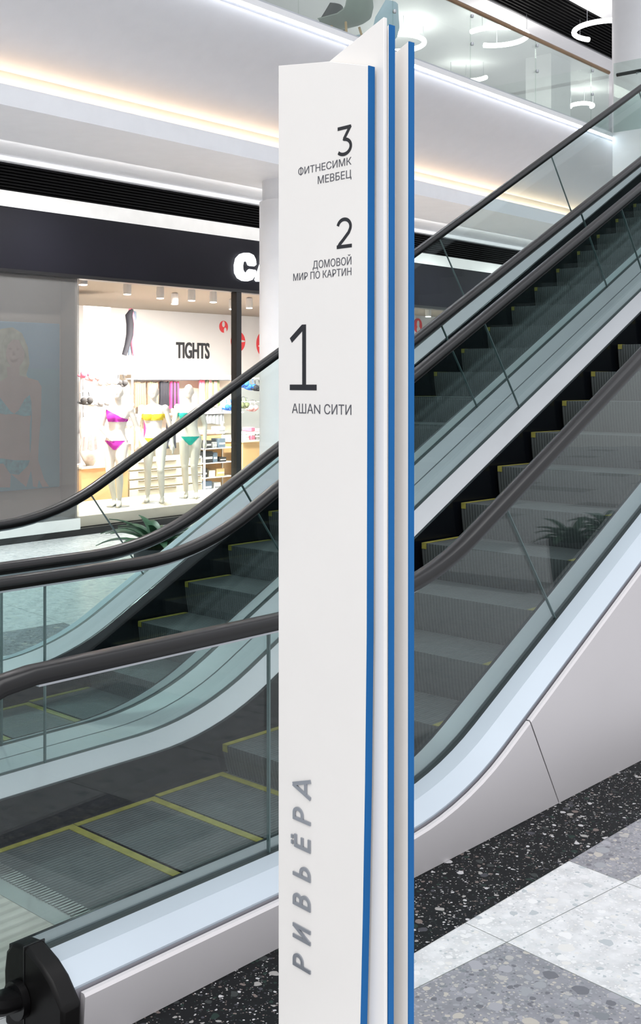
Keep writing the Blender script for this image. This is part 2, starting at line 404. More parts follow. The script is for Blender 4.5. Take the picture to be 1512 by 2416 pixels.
def build_steps(root, w0, w1, s0, first, count):
    P = step_path(s0, first, count + 1)
    for k in range(count):
        (s, z), (s2, z2) = P[k], P[k + 1]
        pz = P[k - 1][1] if k else z
        z += .012; rise = z - .012 - pz; lo = max(.004, z - rise - .035); back = max(.004, z - .05)
        prof = [(s, z), (s2 + .012, z), (s2 + .012, back), (s2 - .05, max(.004, min(back, lo + .05))), (s + .10, lo)]
        if rise > .03:
            prof += [(s + .034, lo), (s + .018, lo + (z - lo) * .35), (s + .007, lo + (z - lo) * .65), (s, z - .012)]
        else: prof += [(s, max(.003, z - .008))]
        st = part('step', MB().prism(prof, w0, w1), M['tread'], root, 25)
        e = MB().box(s + .002, s2 - .002, w1 - .032, w1 - .002, z, z + .0022)
        if k < 3: e.box(s2 - .040, s2 - .004, w0 + .032, w1 - .030, z, z + .0024)
        if rise > .03: e.box(s - .0015, s + .004, w1 - .032, w1 - .002, z - .03, z + .0022)
        part('edge_line', e, M['yellow'], st, 0, label='yellow safety line')
        part('edge_line', MB().box(s + .002, s2 - .002, w0 + .002, w0 + .032, z, z + .0022), M['yellow'], st, 0, label='yellow safety line')

def escalator(label, wa, wb, ca, cb, s0step, first, nsteps, outer_a, outer_b, start):
    """wa, wb: positions across of the two balustrades; ca, cb: (corner, slope) of each"""
    mid = (wa + wb) / 2
    root = thing('escalator', label, 'escalator', ESC, (start, mid, 0))
    w0, w1 = wa + .18, wb - .18
    for side, wc, (s0, m), outer in ((-1, wa, ca, outer_a), (1, wb, cb, outer_b)):
        fn = lambda s, s0=s0, m=m: curve(s, s0, m)
        q = lambda d: wc + side * d                 # positive d is outwards
        d0 = start + .032
        part('handrail', rail_mesh(wc, fn, s0, start), M['rubber'], root, 40)
        part('handrail_guide', sweep([(wc - .014, .928), (wc + .014, .928), (wc + .014, .942), (wc - .014, .942)], start + .02, TOP, fn, s0), M['guide'], root)
        glass_parts(root, wc, fn, start)
        part('gasket', sweep([(wc - .017, .15), (wc + .017, .15), (wc + .017, .214), (wc - .017, .214)], d0, TOP, fn, s0), M['gasket'], root)
        part('inner_deck', sweep([(q(-.016), .218), (q(-.135), .180), (q(-.135), .168), (q(-.016), .168)], d0, TOP, fn, s0), M['deck_in'], root)
        fl = lambda s, fn=fn: max(0, fn(s))
        sk = MB(); rg = []
        for s in samples(d0, TOP, s0):
            rg.append([(s, q(-.128), .178 + fn(s)), (s, q(-.152), .178 + fn(s)), (s, q(-.158), max(.005, fn(s) - .40)), (s, q(-.128), max(.005, fn(s) - .40))])
        part('skirt_panel', sk.rings(rg), M['skirt'], root)
        if outer == 'clad':
            part('outer_deck', sweep([(q(.016), .214), (q(.085), .207), (q(.153), .164), (q(.153), .146), (q(.14), .138), (q(.016), .138)], d0, TOP, fn, s0), M['deck'], root, 20)
            part('recess_trim', sweep([(q(.150), .15), (q(.156), .158), (q(.156), .09), (q(.14), .09)], d0, TOP, fn, s0), M['recess'], root)
            seams = [(d0 + .012, d0 + .012), (3.905, 4.14), (5.1, 5.62), (6.8, 7.4), (8.5, 9.2), (10.2, 11.0), (11.9, 12.6), (TOP, TOP)]
            for k in range(len(seams) - 1):
                mb = MB(); n = 26 if k < 2 else 8; rg = []
                for iu in range(n + 1):
                    u = iu / n; st_ = (seams[k][0] + .003) * (1 - u) + (seams[k + 1][0] - .003) * u; sb = (seams[k][1] + .003) * (1 - u) + (seams[k + 1][1] - .003) * u
                    zt = .152 + fn(st_)
                    rg.append([(sb, q(.172), .004), (st_, q(.184), zt - .008), (st_, q(.178), zt), (st_, q(.164), zt), (sb, q(.160), .004)])
                part('cladding_panel', mb.rings(rg), M['cladding'], root, 30)
        else:
            part('outer_deck', sweep([(q(.016), .218), (q(outer), .218), (q(outer), .17), (q(.016), .17)], d0, TOP, fn, s0), M['deck_in'], root, 20)
        # black end cap the handrail runs into
        o_ = q(.19 if outer == 'clad' else outer)
        cap = [(q(-.08), .004), (q(-.085), .15), (q(-.075), .205), (q(-.045), .238), (q(.02), .246), (q(.09), .222), (q(.135), .196), (o_, .142), (o_, .004)]
        nc = part('newel_cap', MB().prism(cap, start - .028, start + .033, 'x'), M['newel'], root, 25, .010)
        part('inlet_collar', MB().tube([(start - .05, wc, .105), (start - .03, wc, .105)], .050, 18), M['rubber'], nc)
        part('cap_seam', MB().box(start - .030, start + .035, q(.014), q(.018), .004, .2475), M['black'], nc)
    part('landing_plate', MB().box(start - .95, 2.19, wa + .135, wb - .135, .003, .012), M['landing'], root)
    cm = MB().box(2.10, 2.19, w0, w1, .012, .0135); n = int((w1 - w0) / .018)
    for i in range(n): cm.box(2.17, 2.235, w0 + i * .018 + .004, w0 + i * .018 + .012, .012, .0175)
    part('comb_plate', cm, M['comb'], root)
    build_steps(root, w0, w1, s0step, first, nsteps)
    return root
escalator('nearer of the two escalators, right behind the white sign, with steel side cladding', 2.65, 3.93, (3.43, SL), (3.43, SL), 3.17, 2.22, 29, 'clad', .155, 1.72)
escalator('farther of the two escalators, between the nearer one and the shop', 4.25, 5.53, (3.43, SL), (3.72, .535), 3.58, 2.24, 28, .155, 'clad', 1.72)

# ------------------------------------------------------------------ sign totem
TU = (.6667, -.7453)
TF = Frame(math.degrees(math.atan2(TU[1], TU[0])), .0978, 2.35)
def tp(px, py, d): return (TF.along(px, d), TF.height(px, py, d))
tot = thing('sign_totem', 'tall white directory sign of upright plates with blue edges and floor numbers', 'sign', TF, (-.12, .05, 0))
def plate(name, pix, right, d, t, edge, bottom=.02):
    """pix: top outline left to right; right: points down the right edge, all read on the plate's own plane"""
    top = [tp(x, y, d) for x, y in pix]; rt = [tp(x, y, d) for x, y in right]
    k = (bottom - rt[-2][1]) / (rt[-1][1] - rt[-2][1]); rt.append((rt[-2][0] + (rt[-1][0] - rt[-2][0]) * k, bottom))
    rt.pop(-2)
    outline = [(top[0][0], bottom)] + top + rt
    pl = part(name, MB().prism(outline, d, d + t), M['panel_white'], tot, 20, .0008)
    if edge:
        run = [top[-1]] + rt
        mb = MB().rings([[(u, d, z), (u + .0025, d, z), (u + .0025, d + t, z), (u, d + t, z)] for u, z in run])
        part('edge_strip', mb, M['panel_blue'], pl, 20, label='blue painted edge')
    return pl
P1 = plate('front_plate', [(657, 155), (775, 145), (868, 155)], [(867, 600), (866, 1100), (865, 1500), (861, 1850), (856, 2150), (850, 2416)], 0, .0175, True)
P2 = plate('peaked_plate', [(690, 155), (775, 146), (905, 40)], [(906, 900), (905.5, 2416)], .024, .010, False)
P3 = plate('middle_plate', [(850, 128), (917, 58)], [(915.5, 1200), (914, 2416)], .0365, .0160, True)
P4 = plate('rear_plate', [(860, 186), (963, 98)], [(962.5, 1200), (962, 2416)], .086, .0160, True)
part('base_plate', MB().box(-.31, .10, -.06, .17, 0, .02), M['panel_white'], tot, 20, .003)
part('spacer', MB().box(-.22, -.08, .0175, .024, .05, 2.2).box(-.20, -.06, .034, .0365, .05, 2.2).box(-.18, -.08, .0525, .086, .05, 2.1), M['panel_white'], tot, 20)

def text_mesh(s, bold=0.0, spacing=1.0):
    c = bpy.data.curves.new('txt', 'FONT'); c.body = s; c.space_character = spacing; c.offset = bold; c.resolution_u = 5
    o = bpy.data.objects.new('txt', c); COL.objects.link(o)
    dg = bpy.context.evaluated_depsgraph_get(); ev = o.evaluated_get(dg); me = ev.to_mesh()
    v = [(p.co.x, p.co.y) for p in me.vertices]; f = [tuple(p.vertices) for p in me.polygons]
    ev.to_mesh_clear(); bpy.data.objects.remove(o); bpy.data.curves.remove(c)
    return v, f
def solid_text(v, f, put, th):
    """flat glyph faces raised by th: put(x, y, h) gives the point"""
    mb = MB(); n = len(v)
    mb.add([put(x, y, th) for x, y in v], f)
    cnt = {}
    for q in f:
        for a, b in zip(q, q[1:] + q[:1]): cnt[(a, b)] = cnt.get((a, b), 0) + 1
    b0 = len(mb.v); mb.v += [put(x, y, 0) for x, y in v]
    for (a, b) in cnt:
        if (b, a) not in cnt: mb.f.append((a, b, b0 + b, b0 + a)); mb.m.append(0)
    return mb
def totem_text(s, xl, xr, yt, yb, material, name='lettering', bold=0):
    """text whose capitals span xl..xr and, at its right end, yt..yb"""
    v, f = text_mesh(s, bold)
    if s[0] == 'Ф':                              # ring of the letter from O, plus its stem
        v, f = text_mesh('О' + s[1:]); w_ = max(p[0] for p in text_mesh('О')[0]); a_ = min(p[0] for p in v); m_ = (a_ + w_) / 2
        v = v + [(m_ - .042, -.06), (m_ + .042, -.06), (m_ + .042, .79), (m_ - .042, .79)]; f = f + [tuple(range(len(v) - 4, len(v)))]
    x0, x1 = min(p[0] for p in v), max(p[0] for p in v)
    cap = 0.727 if s != s.lower() else .55
    ul, ur = tp(xl, 0, 0)[0], tp(xr, 0, 0)[0]; zt, zb = tp(xr, yt, 0)[1], tp(xr, yb, 0)[1]
    k = cap
    put = lambda x, y, h: (ul + (x - x0) / (x1 - x0) * (ur - ul), -h, zb + y / k * (zt - zb))
    return part(name, solid_text(v, f, put, .0006), material, P1, 0)
def stroke(pts, wd):
    """flat ribbon along 2D points with mitred joins"""
    n = len(pts); L_, R_ = [], []
    for i, p in enumerate(pts):
        a = Vector(pts[max(i - 1, 0)]); b = Vector(pts[min(i + 1, n - 1)]); p = Vector(p)
        if 0 < i < n - 1:
            d1 = (p - a).normalized(); d2 = (b - p).normalized(); t = (d1 + d2).normalized(); nn = Vector((-t.y, t.x)); k = wd / 2 / max(.35, nn.dot(Vector((-d1.y, d1.x))))
        else:
            t = (b - a).normalized(); nn = Vector((-t.y, t.x)); k = wd / 2
        L_.append(tuple(p + nn * k)); R_.append(tuple(p - nn * k))
    return L_ + R_, [(i, i + 1, n + i + 1, n + i) for i in range(n - 1)]
def arc(cx, cy, rx, ry, a0, a1, n=18): return [(cx + rx * math.cos(R(a0 + (a1 - a0) * i / n)), cy + ry * math.sin(R(a0 + (a1 - a0) * i / n))) for i in range(n + 1)]
def numeral(strokes, wd, xl, xr, yt, yb):
    """strokes in a box 0..1 wide, 0..1 tall stretched onto the pixels"""
    ul, ur = tp(xl, 0, 0)[0], tp(xr, 0, 0)[0]; zt, zb = tp(xr, yt, 0)[1], tp(xr, yb, 0)[1]
    mb = MB(); W_, H_ = ur - ul, zt - zb
    for i, pts in enumerate(strokes):
        v, f = stroke([(x * W_, y * H_) for x, y in pts], wd * H_)
        q = solid_text(v, f, lambda x, y, h: (ul + x, -h - i * .00005, zb + y), .0006)
        mb.add(q.v, q.f)
    return part('floor_number', mb, M['ink'], P1, 0)
numeral([[(.05, .945), (.92, .945)], [(.90, .975), (.46, .56)], [(.42, .585)] + arc(.45, .30, .46, .255, 85, -140, 22)], .118, 795, 831, 293, 363)
numeral([arc(.50, .70, .42, .25, 168, -20, 16) + [(.80, .50), (.45, .28), (.22, .15), (.10, .045)], [(.02, .055), (1.0, .055)]], .118, 794, 830, 511, 583)
numeral([[(.54, 1.0), (.54, .02)], [(.04, .765), (.50, .965)], [(.0, .043), (1.0, .043)]], .086, 684, 747, 764, 921)
totem_text('ФИТНЕСИМК', 704, 829, 370, 388, M['ink_grey'])
totem_text('МЕВБЕЦ', 750, 829, 400, 419, M['ink_grey'])
totem_text('ДОМОВОЙ', 738, 829, 605, 624, M['ink_grey'])
totem_text('МИР ПО КАРТИН', 692, 829, 631, 649, M['ink_grey'])
totem_text('АШАN СИТИ', 689, 829, 955, 979, M['ink_grey'])
# silver letters climbing the plate, one raised letter each; drawn on a cap height of 1, width given per letter
ua, ub = tp(692.5, 0, 0)[0], tp(733.5, 0, 0)[0]
bowl = lambda w_, lo, hi, x=.07: [(x, hi - .07), (w_ - (hi - lo) * .45, hi - .07)] + arc(w_ - (hi - lo) * .45, (hi + lo) / 2, (hi - lo) * .45 - .07, (hi - lo) / 2 - .07, 80, -80, 12) + [(w_ - (hi - lo) * .45, lo + .07), (x, lo + .07)]
LET = [(2299, 33, lambda w_: [[(.07, 0), (.07, 1)], bowl(w_, .40, 1.0)]),
       (2232, 35, lambda w_: [[(.07, 0), (.07, 1)], [(w_ - .07, 0), (w_ - .07, 1)], [(.07, .06), (w_ - .07, .94)]]),
       (2153, 33, lambda w_: [[(.07, 0), (.07, 1)], bowl(w_ * .93, .48, 1.0), bowl(w_, 0, .60)]),
       (2083, 31, lambda w_: [[(.07, 0), (.07, 1)], bowl(w_, 0, .62)]),
       (2014, 31, lambda w_: [[(.07, 0), (.07, .92)], [(.07, .85), (w_, .85)], [(.07, .47), (w_ * .92, .47)], [(.07, .07), (w_, .07)], [(w_ * .28, .99), (w_ * .28, 1.10)], [(w_ * .72, .99), (w_ * .72, 1.10)]]),
       (1949, 33, lambda w_: [[(.07, 0), (.07, 1)], bowl(w_, .40, 1.0)]),
       (1890, 50, lambda w_: [[(.07, 0), (w_ / 2, 1.0)], [(w_ - .07, 0), (w_ / 2, 1.0)], [(w_ * .24, .27), (w_ * .76, .27)]])]
for y0_, wpx, fn_ in LET:
    z0_, z1_ = tp(733.5, y0_, 0)[1], tp(733.5, y0_ - wpx, 0)[1]; Hc = ub - ua; mb = MB()
    for k_, pts in enumerate(fn_((z1_ - z0_) / Hc)):
        v, f = stroke([(x * Hc, y * Hc) for x, y in pts], .135 * Hc)
        q = solid_text(v, f, lambda x, y, h: (ub - y, -h * (1 + .03 * k_), z0_ + x), .003)
        mb.add(q.v, q.f)
    part('raised_letter', mb, M['silver_letter'], P1, 0, label='silver raised letter running up the plate')

# ------------------------------------------------------------------ shop building shell
WF = 10.41; SB, SE = -4.0, 34.0        # shop-front plane, run of the facade
CEIL_S = 3.05; WB = 15.7
struct('wall_back', MB().box(SB, SE, WB, WB + .2, 0, CEIL_S + .1), M['wall'], SHOP)
struct('wall_partition', MB().box(SHOP.along(930, 13.0), 26, 13.0, 13.15, 0, CEIL_S), M['wall'], SHOP)
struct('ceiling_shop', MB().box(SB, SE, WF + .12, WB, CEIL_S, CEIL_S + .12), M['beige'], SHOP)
struct('wall_fascia', MB().box(SB, SE, WF - .02, WF + .12, 2.955, 3.62), M['fascia'], SHOP)
struct('trim_2', MB().box(SB, SE, WF - .035, WF + .12, 2.915, 2.955), M['black'], SHOP)
struct('trim_3', MB().box(SB, SE, WF - .02, WF + .12, 3.62, 3.79), M['trim_grey'], SHOP)
mb = MB().box(SB, SE, WF + .10, WF + .30, 3.79, 4.10)
for i in range(9): mb.box(SB, SE, WF + .03, WF + .10, 3.80 + i * .034, 3.80 + i * .034 + .018)
struct('trim_4', mb, M['black_slat'], SHOP)
# soffit, cove and bulkhead of the mezzanine
ZS = 4.15; WL = 8.457
cv = MB()
sect = [(WF + .3, ZS - .05), (WF + .3, ZS), (WF - .12, ZS), (WF - .12, ZS - .055), (WF + .02, ZS - .055)]
struct('ceiling_soffit', MB().prism([(WL, ZS), (WF - .05, ZS), (WF - .05, 4.10), (WF + .3, 4.10), (WF + .3, ZS + .05), (WL + .06, ZS + .05), (WL + .06, 4.333), (WL, 4.333)], SB, SE, 'x'), M['soffit'], SHOP)
struct('trim_5', MB().box(SB, SE, 9.02, 9.10, ZS + .05, 4.62), M['soffit'], SHOP)
prof = []
for k in range(13):
    u = k / 12
    prof.append((8.75 - 1.38 * (u ** .86), 4.556 + .662 * (u ** 1.3)))
inner = [(a + .10, b + .012) for a, b in prof]
bk = MB(); poly = prof + inner[::-1]
n = len(poly)
bk.prism([(a, b) for a, b in poly], SB, SE, 'x')
struct('wall_bulkhead', bk, M['bulkhead'], SHOP, 40)
struct('floor_mezzanine', MB().prism([(7.27, 5.24), (7.27, 5.30), (16.0, 5.30), (16.0, 5.26), (7.50, 5.26), (7.50, 5.24)], SB, SE, 'x'), M['wall'], SHOP)
struct('wall_above_cove', MB().box(SB, SE, 9.02, 9.12, 4.62, 4.95), M['soffit'], SHOP)
tag(solo('cove_light_strip', MB().box(SB, SE, 8.93, 8.97, 4.435, 4.455), M['lamp_warm'], SHOP, None, None), 'warm light strip in the cove under the white bulkhead', 'light strip')
tag(solo('edge_light_strip', MB().box(SB, SE, 7.285, 7.32, 5.222, 5.238), M['lamp_cool'], SHOP, None, None), 'cool white light strip under the edge of the upper floor', 'light strip')
# fill spots added under the soffit, without fixtures, to brighten the walkway
for s_ in (1.5, 3.6, 5.6, 7.5, 13.0, 15.0, 17.1, 19.2):
    l = bpy.data.lights.new('soffit_fill_spot', 'SPOT'); l.energy = 270; l.spot_size = R(150); l.spot_blend = 1.0; l.color = (1, .985, .96); l.shadow_soft_size = .03
    lo = bpy.data.objects.new('soffit_fill_spot', l); lo.location = SHOP.world((s_, 9.40, ZS - .04)); COL.objects.link(lo)
o_ = area_light('fascia_fill', SHOP.world((11, 9.62, ZS - .05)), 20, .08, 70, (1, .985, .965), (R(38), 0, SHOP.a))  # fixtureless strip lamp added to brighten the fascia trim
# white column carrying the soffit
cc = ((690 - CX) / F * 13.75, 13.75)
struct('column', MB().lathe((cc[0], cc[1], 0), [(.40, 0), (.40, 3.9), (.365, 3.905), (.365, ZS)], 40), M['wall'], ROOM, 40)

# shop window: frame, panes, poster bay
s_post, s_mul = SHOP.along(187, WF), SHOP.along(560, WF)
struct('window_1', MB().box(s_post, s_mul - .04, WF + .02, WF + .03, .08, 2.92), M['glass_shop'], SHOP)
struct('window_2', MB().box(s_mul + .04, SE, WF + .02, WF + .03, .08, 2.92), M['glass_shop'], SHOP)
struct('trim_6', MB().box(s_mul - .045, s_mul + .045, WF - .03, WF + .07, .0, 2.92), M['black'], SHOP)
struct('baseboard_front', MB().box(SB, SE, WF + .0, WF + .08, 0, .075), M['black'], SHOP)
# poster bay
M['bay'] = mat('grey_bay_wall', (.40, .36, .33), .6); M['bay_in'] = mat('beige_bay_wall', (.50, .42, .35), .6)
struct('wall_poster_bay', MB().box(SB, s_post - .02, WF + .30, WF + .36, .075, 2.95).box(s_post - .03, s_post, WF + .04, WF + 1.6, .075, 2.95), M['bay_in'], SHOP)
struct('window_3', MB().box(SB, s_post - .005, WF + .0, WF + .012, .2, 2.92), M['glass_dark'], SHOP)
struct('trim_7', MB().box(SB, s_post, WF - .02, WF + .29, .075, .20), M['trim_grey'], SHOP)
WP = WF + .26
PZ = lambda px, py: (SHOP.along(px, WP), SHOP.height(px, py, WP))
p_l, p_r = SHOP.along(-130, WP), SHOP.along(142, WP); p_b, p_t = SHOP.height(100, 1152, WP), SHOP.height(100, 762, WP)
po = thing('poster', 'large beach poster of a blonde person in a flowered bikini behind grey glass', 'poster', SHOP, ((p_l + p_r) / 2, WP, p_b))
M['po_sky'] = mat('poster_sky_print', (.20, .36, .46), .5, var=.1, scale=1.2); M['po_sea'] = mat('poster_sea_print', (.16, .34, .38), .5, var=.1, scale=2)
M['po_skin'] = mat('poster_skin_print', (.42, .30, .25), .5, var=.08); M['po_skin2'] = mat('poster_skin_shade_print', (.30, .20, .17), .5)
M['po_hair'] = mat('poster_hair_print', (.36, .36, .25), .5, var=.3, scale=9); M['po_cloth'] = mat('poster_bikini_print', (.10, .34, .37), .5, var=.45, scale=22)
part('board', MB().box(p_l, p_r, WP + .004, WP + .03, p_b, p_t), M['po_sky'], po, 0, .01)
def print_shape(name, pts, k, m, lab=None):
    pl = [PZ(x, y) for x, y in pts]
    return part(name, MB().prism(pl, WP + .004 - .0012 * k, WP + .0045 - .0012 * (k - 1)), m, po, 0, label=lab)
part('sea_print', MB().box(p_l + .01, p_r - .01, WP + .0028, WP + .004, p_b + .01, PZ(100, 870)[1]), M['po_sea'], po, 0)
def blob(cx, cy, rx, ry, n=28, wob=0): return [(cx + rx * (1 + wob * math.sin(5 * a)) * math.cos(a), cy + ry * (1 + wob * math.sin(4 * a)) * math.sin(a)) for a in [2 * math.pi * i / n for i in range(n)]]
print_shape('hair_print', [(-14, 1000), (-34, 930), (-26, 850), (-16, 800), (2, 776), (30, 772), (52, 786), (66, 820), (70, 858), (62, 884), (76, 906), (50, 905), (20, 915), (6, 940), (-2, 990)], 2, M['po_hair'])
print_shape('body_print', [(-60, 940), (-36, 915), (0, 900), (18, 890), (16, 866), (46, 862), (46, 885), (70, 892), (90, 898), (98, 912), (97, 980), (92, 1040), (90, 1085), (104, 1130), (116, 1148), (100, 1149), (92, 1132), (88, 1150), (78, 1148), (76, 1128), (70, 1090), (74, 1040), (76, 960), (70, 1010), (70, 1060), (76, 1100), (62, 1149), (26, 1118), (24, 1150), (-30, 1150), (-36, 1080), (-26, 1010), (-40, 975)], 3, M['po_skin'], 'printed arms and torso')
print_shape('face_print', blob(36, 834, 22, 34), 4, M['po_skin'])
for x, y in ((24, 823), (42, 824)): print_shape('eye_print', blob(x, y, 4.5, 2), 5, M['po_skin2'])
print_shape('mouth_print', [(22, 846), (32, 849), (44, 845), (40, 853), (31, 856), (25, 853)], 5, M['po_skin2'])
print_shape('nose_print', [(32, 826), (36, 838), (29, 839)], 5, M['po_skin2'])
print_shape('fringe_print', [(8, 850), (4, 812), (16, 788), (40, 782), (58, 800), (63, 850), (56, 826), (44, 802), (30, 800), (18, 814)], 6, M['po_hair'])
print_shape('bikini_cup_print', [(-14, 930), (-2, 936), (26, 972), (34, 976), (12, 978), (-16, 972)], 5, M['po_cloth'])
print_shape('bikini_cup_print', [(70, 932), (58, 942), (44, 968), (34, 976), (56, 982), (74, 980), (74, 950)], 5, M['po_cloth'])
print_shape('bikini_brief_print', [(-30, 1076), (6, 1082), (36, 1086), (70, 1086), (66, 1098), (44, 1120), (24, 1118), (8, 1094), (-30, 1092)], 5, M['po_cloth'])

# lit shop sign, letters C and A (the rest is behind the column)
sg = thing('shop_sign', 'glowing white shop sign letters on the charcoal fascia beside the white column', 'sign', SHOP, (SHOP.along(585, WF - .03), WF - .03, 3.1))
WS = WF - .05
def heavy(pix, name):
    pl = [(SHOP.along(x, WS), SHOP.height(x, y, WS)) for x, y in pix]
    return part(name, MB().prism(pl, WS - .004, WS + .010), M['sign_light'], sg, 30)
cpts = [(604.5, 624), (603, 612), (598, 602), (588, 597), (576, 596.5), (565, 600), (556, 610), (552.5, 626), (553.5, 644), (560, 656), (571, 662.5), (584, 663.5), (595, 660), (602, 650), (604, 640), (602, 637), (588, 635), (584, 638), (581, 643), (577, 643), (573.5, 637), (573, 627), (574, 619), (578, 615), (582, 618), (585, 625.5), (590, 627.5), (600, 628)]
heavy(cpts, 'letter')
heavy([(601, 660), (611, 630), (620, 600), (632, 600), (650, 664), (634, 664), (631, 654), (619, 654), (616, 664), (604, 664)], 'letter')

# ------------------------------------------------------------------ shop interior
def S(px, W): return SHOP.along(px, W)
def Z(px, py, W): return SHOP.height(px, py, W)
pf = thing('display_platform', 'low cream window platform the mannequins stand on', 'platform', SHOP, (12, 11.2, 0))
part('platform_top', MB().box(s_post + .03, 16.5, WF + .1, 11.75, .08, .206), M['cream'], pf, 20, .006)
part('plinth', MB().box(s_post + .06, 16.4, WF + .16, 11.7, 0, .08), M['black'], pf)
# tall white panel at the left
solo('display_column', MB().box(S(197, 13), S(262, 13), 13.0, 13.9, 0, 2.83), M['wall'], SHOP, 'tall plain white display column at the left end of the shop', 'column', smooth=0, bevel=.006)
# spot lamps under the ceiling
spots = [(300, 11.5), (378, 11.7), (412, 12.4), (452, 11.7), (503, 11.7), (548, 12.6), (588, 12.2), (196, 10.75), (1010, 11.4)]
for k, (px, W_) in enumerate(spots):
    s_ = S(px, W_)
    t = thing('spot_lamp', ['small round spot lamp high on the beige shop ceiling, above the tights display', 'spot lamp on the shop ceiling above the yellow-clad mannequin', 'spot lamp on the shop ceiling behind the lamp above the yellow-clad mannequin', 'spot lamp on the shop ceiling just right of the teal-clad mannequin', 'spot lamp on the shop ceiling above the lettering on the back wall', 'spot lamp on the shop ceiling close to the black window post', 'spot lamp on the shop ceiling right of the black window post', 'bright spot lamp in the top left corner of the shop window', 'spot lamp on the shop ceiling seen right of the white sign'][k], 'lamp', SHOP, (s_, W_, CEIL_S), 'spot lamps on the shop ceiling')
    part('lamp_body', MB().lathe((s_, W_, CEIL_S - .16), [(.05, 0), (.055, .06), (.05, .15), (.03, .16)], 16), M['wall'], t)
    part('lamp_face', MB().lathe((s_, W_, CEIL_S - .172), [(.03, 0), (.048, .004), (.048, .013)], 16), M['spot_face'], t)
    l = bpy.data.lights.new('shop_spot', 'SPOT'); l.energy = 540; l.spot_size = R(150); l.spot_blend = .8; l.color = (1, .91, .80); l.shadow_soft_size = .06
    lo = bpy.data.objects.new('shop_spot', l); lo.location = SHOP.world((s_, W_, CEIL_S - .2)); COL.objects.link(lo)
    lo.rotation_euler = (R(30), 0, SHOP.a)
# wall lettering and red discs
v, f = text_mesh('TIGHTS', .016, .98)
x0, x1 = min(p[0] for p in v), max(p[0] for p in v); sa, sb = S(415, WB), S(493, WB); za, zb = Z(454, 845, WB), Z(454, 807, WB)
mb = solid_text(v, f, lambda x, y, h: (sa + (x - x0) / (x1 - x0) * (sb - sa), WB - h, za + y / .727 * (zb - za)), .02)
solo('wall_lettering', mb, M['ink'], SHOP, 'black word TIGHTS on the white back wall of the shop', 'lettering', smooth=0)
def disc(px, py, r, W_, label, cut):
    c = (S(px, W_), Z(px, py, W_)); k = SHOP.depth((c[0], W_)) / F; n = 40
    t = thing('wall_disc', label, 'wall decal', SHOP, (c[0], W_, c[1] - r * k), 'red discs on the shop wall')
    part('disc', MB().prism([(c[0] + r * k * math.cos(2 * math.pi * i / n), c[1] + r * k * math.sin(2 * math.pi * i / n)) for i in range(n)], W_ - .012, W_ - .001), M['red'], t)
    mb = MB()
    for (dx, dy, rx, ry) in cut:
        mb.prism([(c[0] + k * (r * dx + r * rx * math.cos(2 * math.pi * i / 24)), c[1] + k * (r * dy + r * ry * math.sin(2 * math.pi * i / 24))) for i in range(24)], W_ - .016, W_ - .010)
    part('white_motif', mb, M['wall'], t)
disc(527, 771, 14, WB, 'smallest red disc on the shop wall, upper left of the black window post', [(-.1, .42, .32, .5), (.3, -.62, .3, .5)])
disc(561, 806, 24, WB, 'red disc with a white bar, crossed by the black window post', [(0, .06, .95, .13)])
disc(627, 812, 33, WB, 'largest red disc, cut off by the white column', [(-.45, -.15, .4, .09), (.15, .1, .35, .8)])
disc(985, 768, 17, 13.0, 'red disc seen to the right of the white sign', [(0, .2, .28, .5), (.1, -.6, .4, .5)])

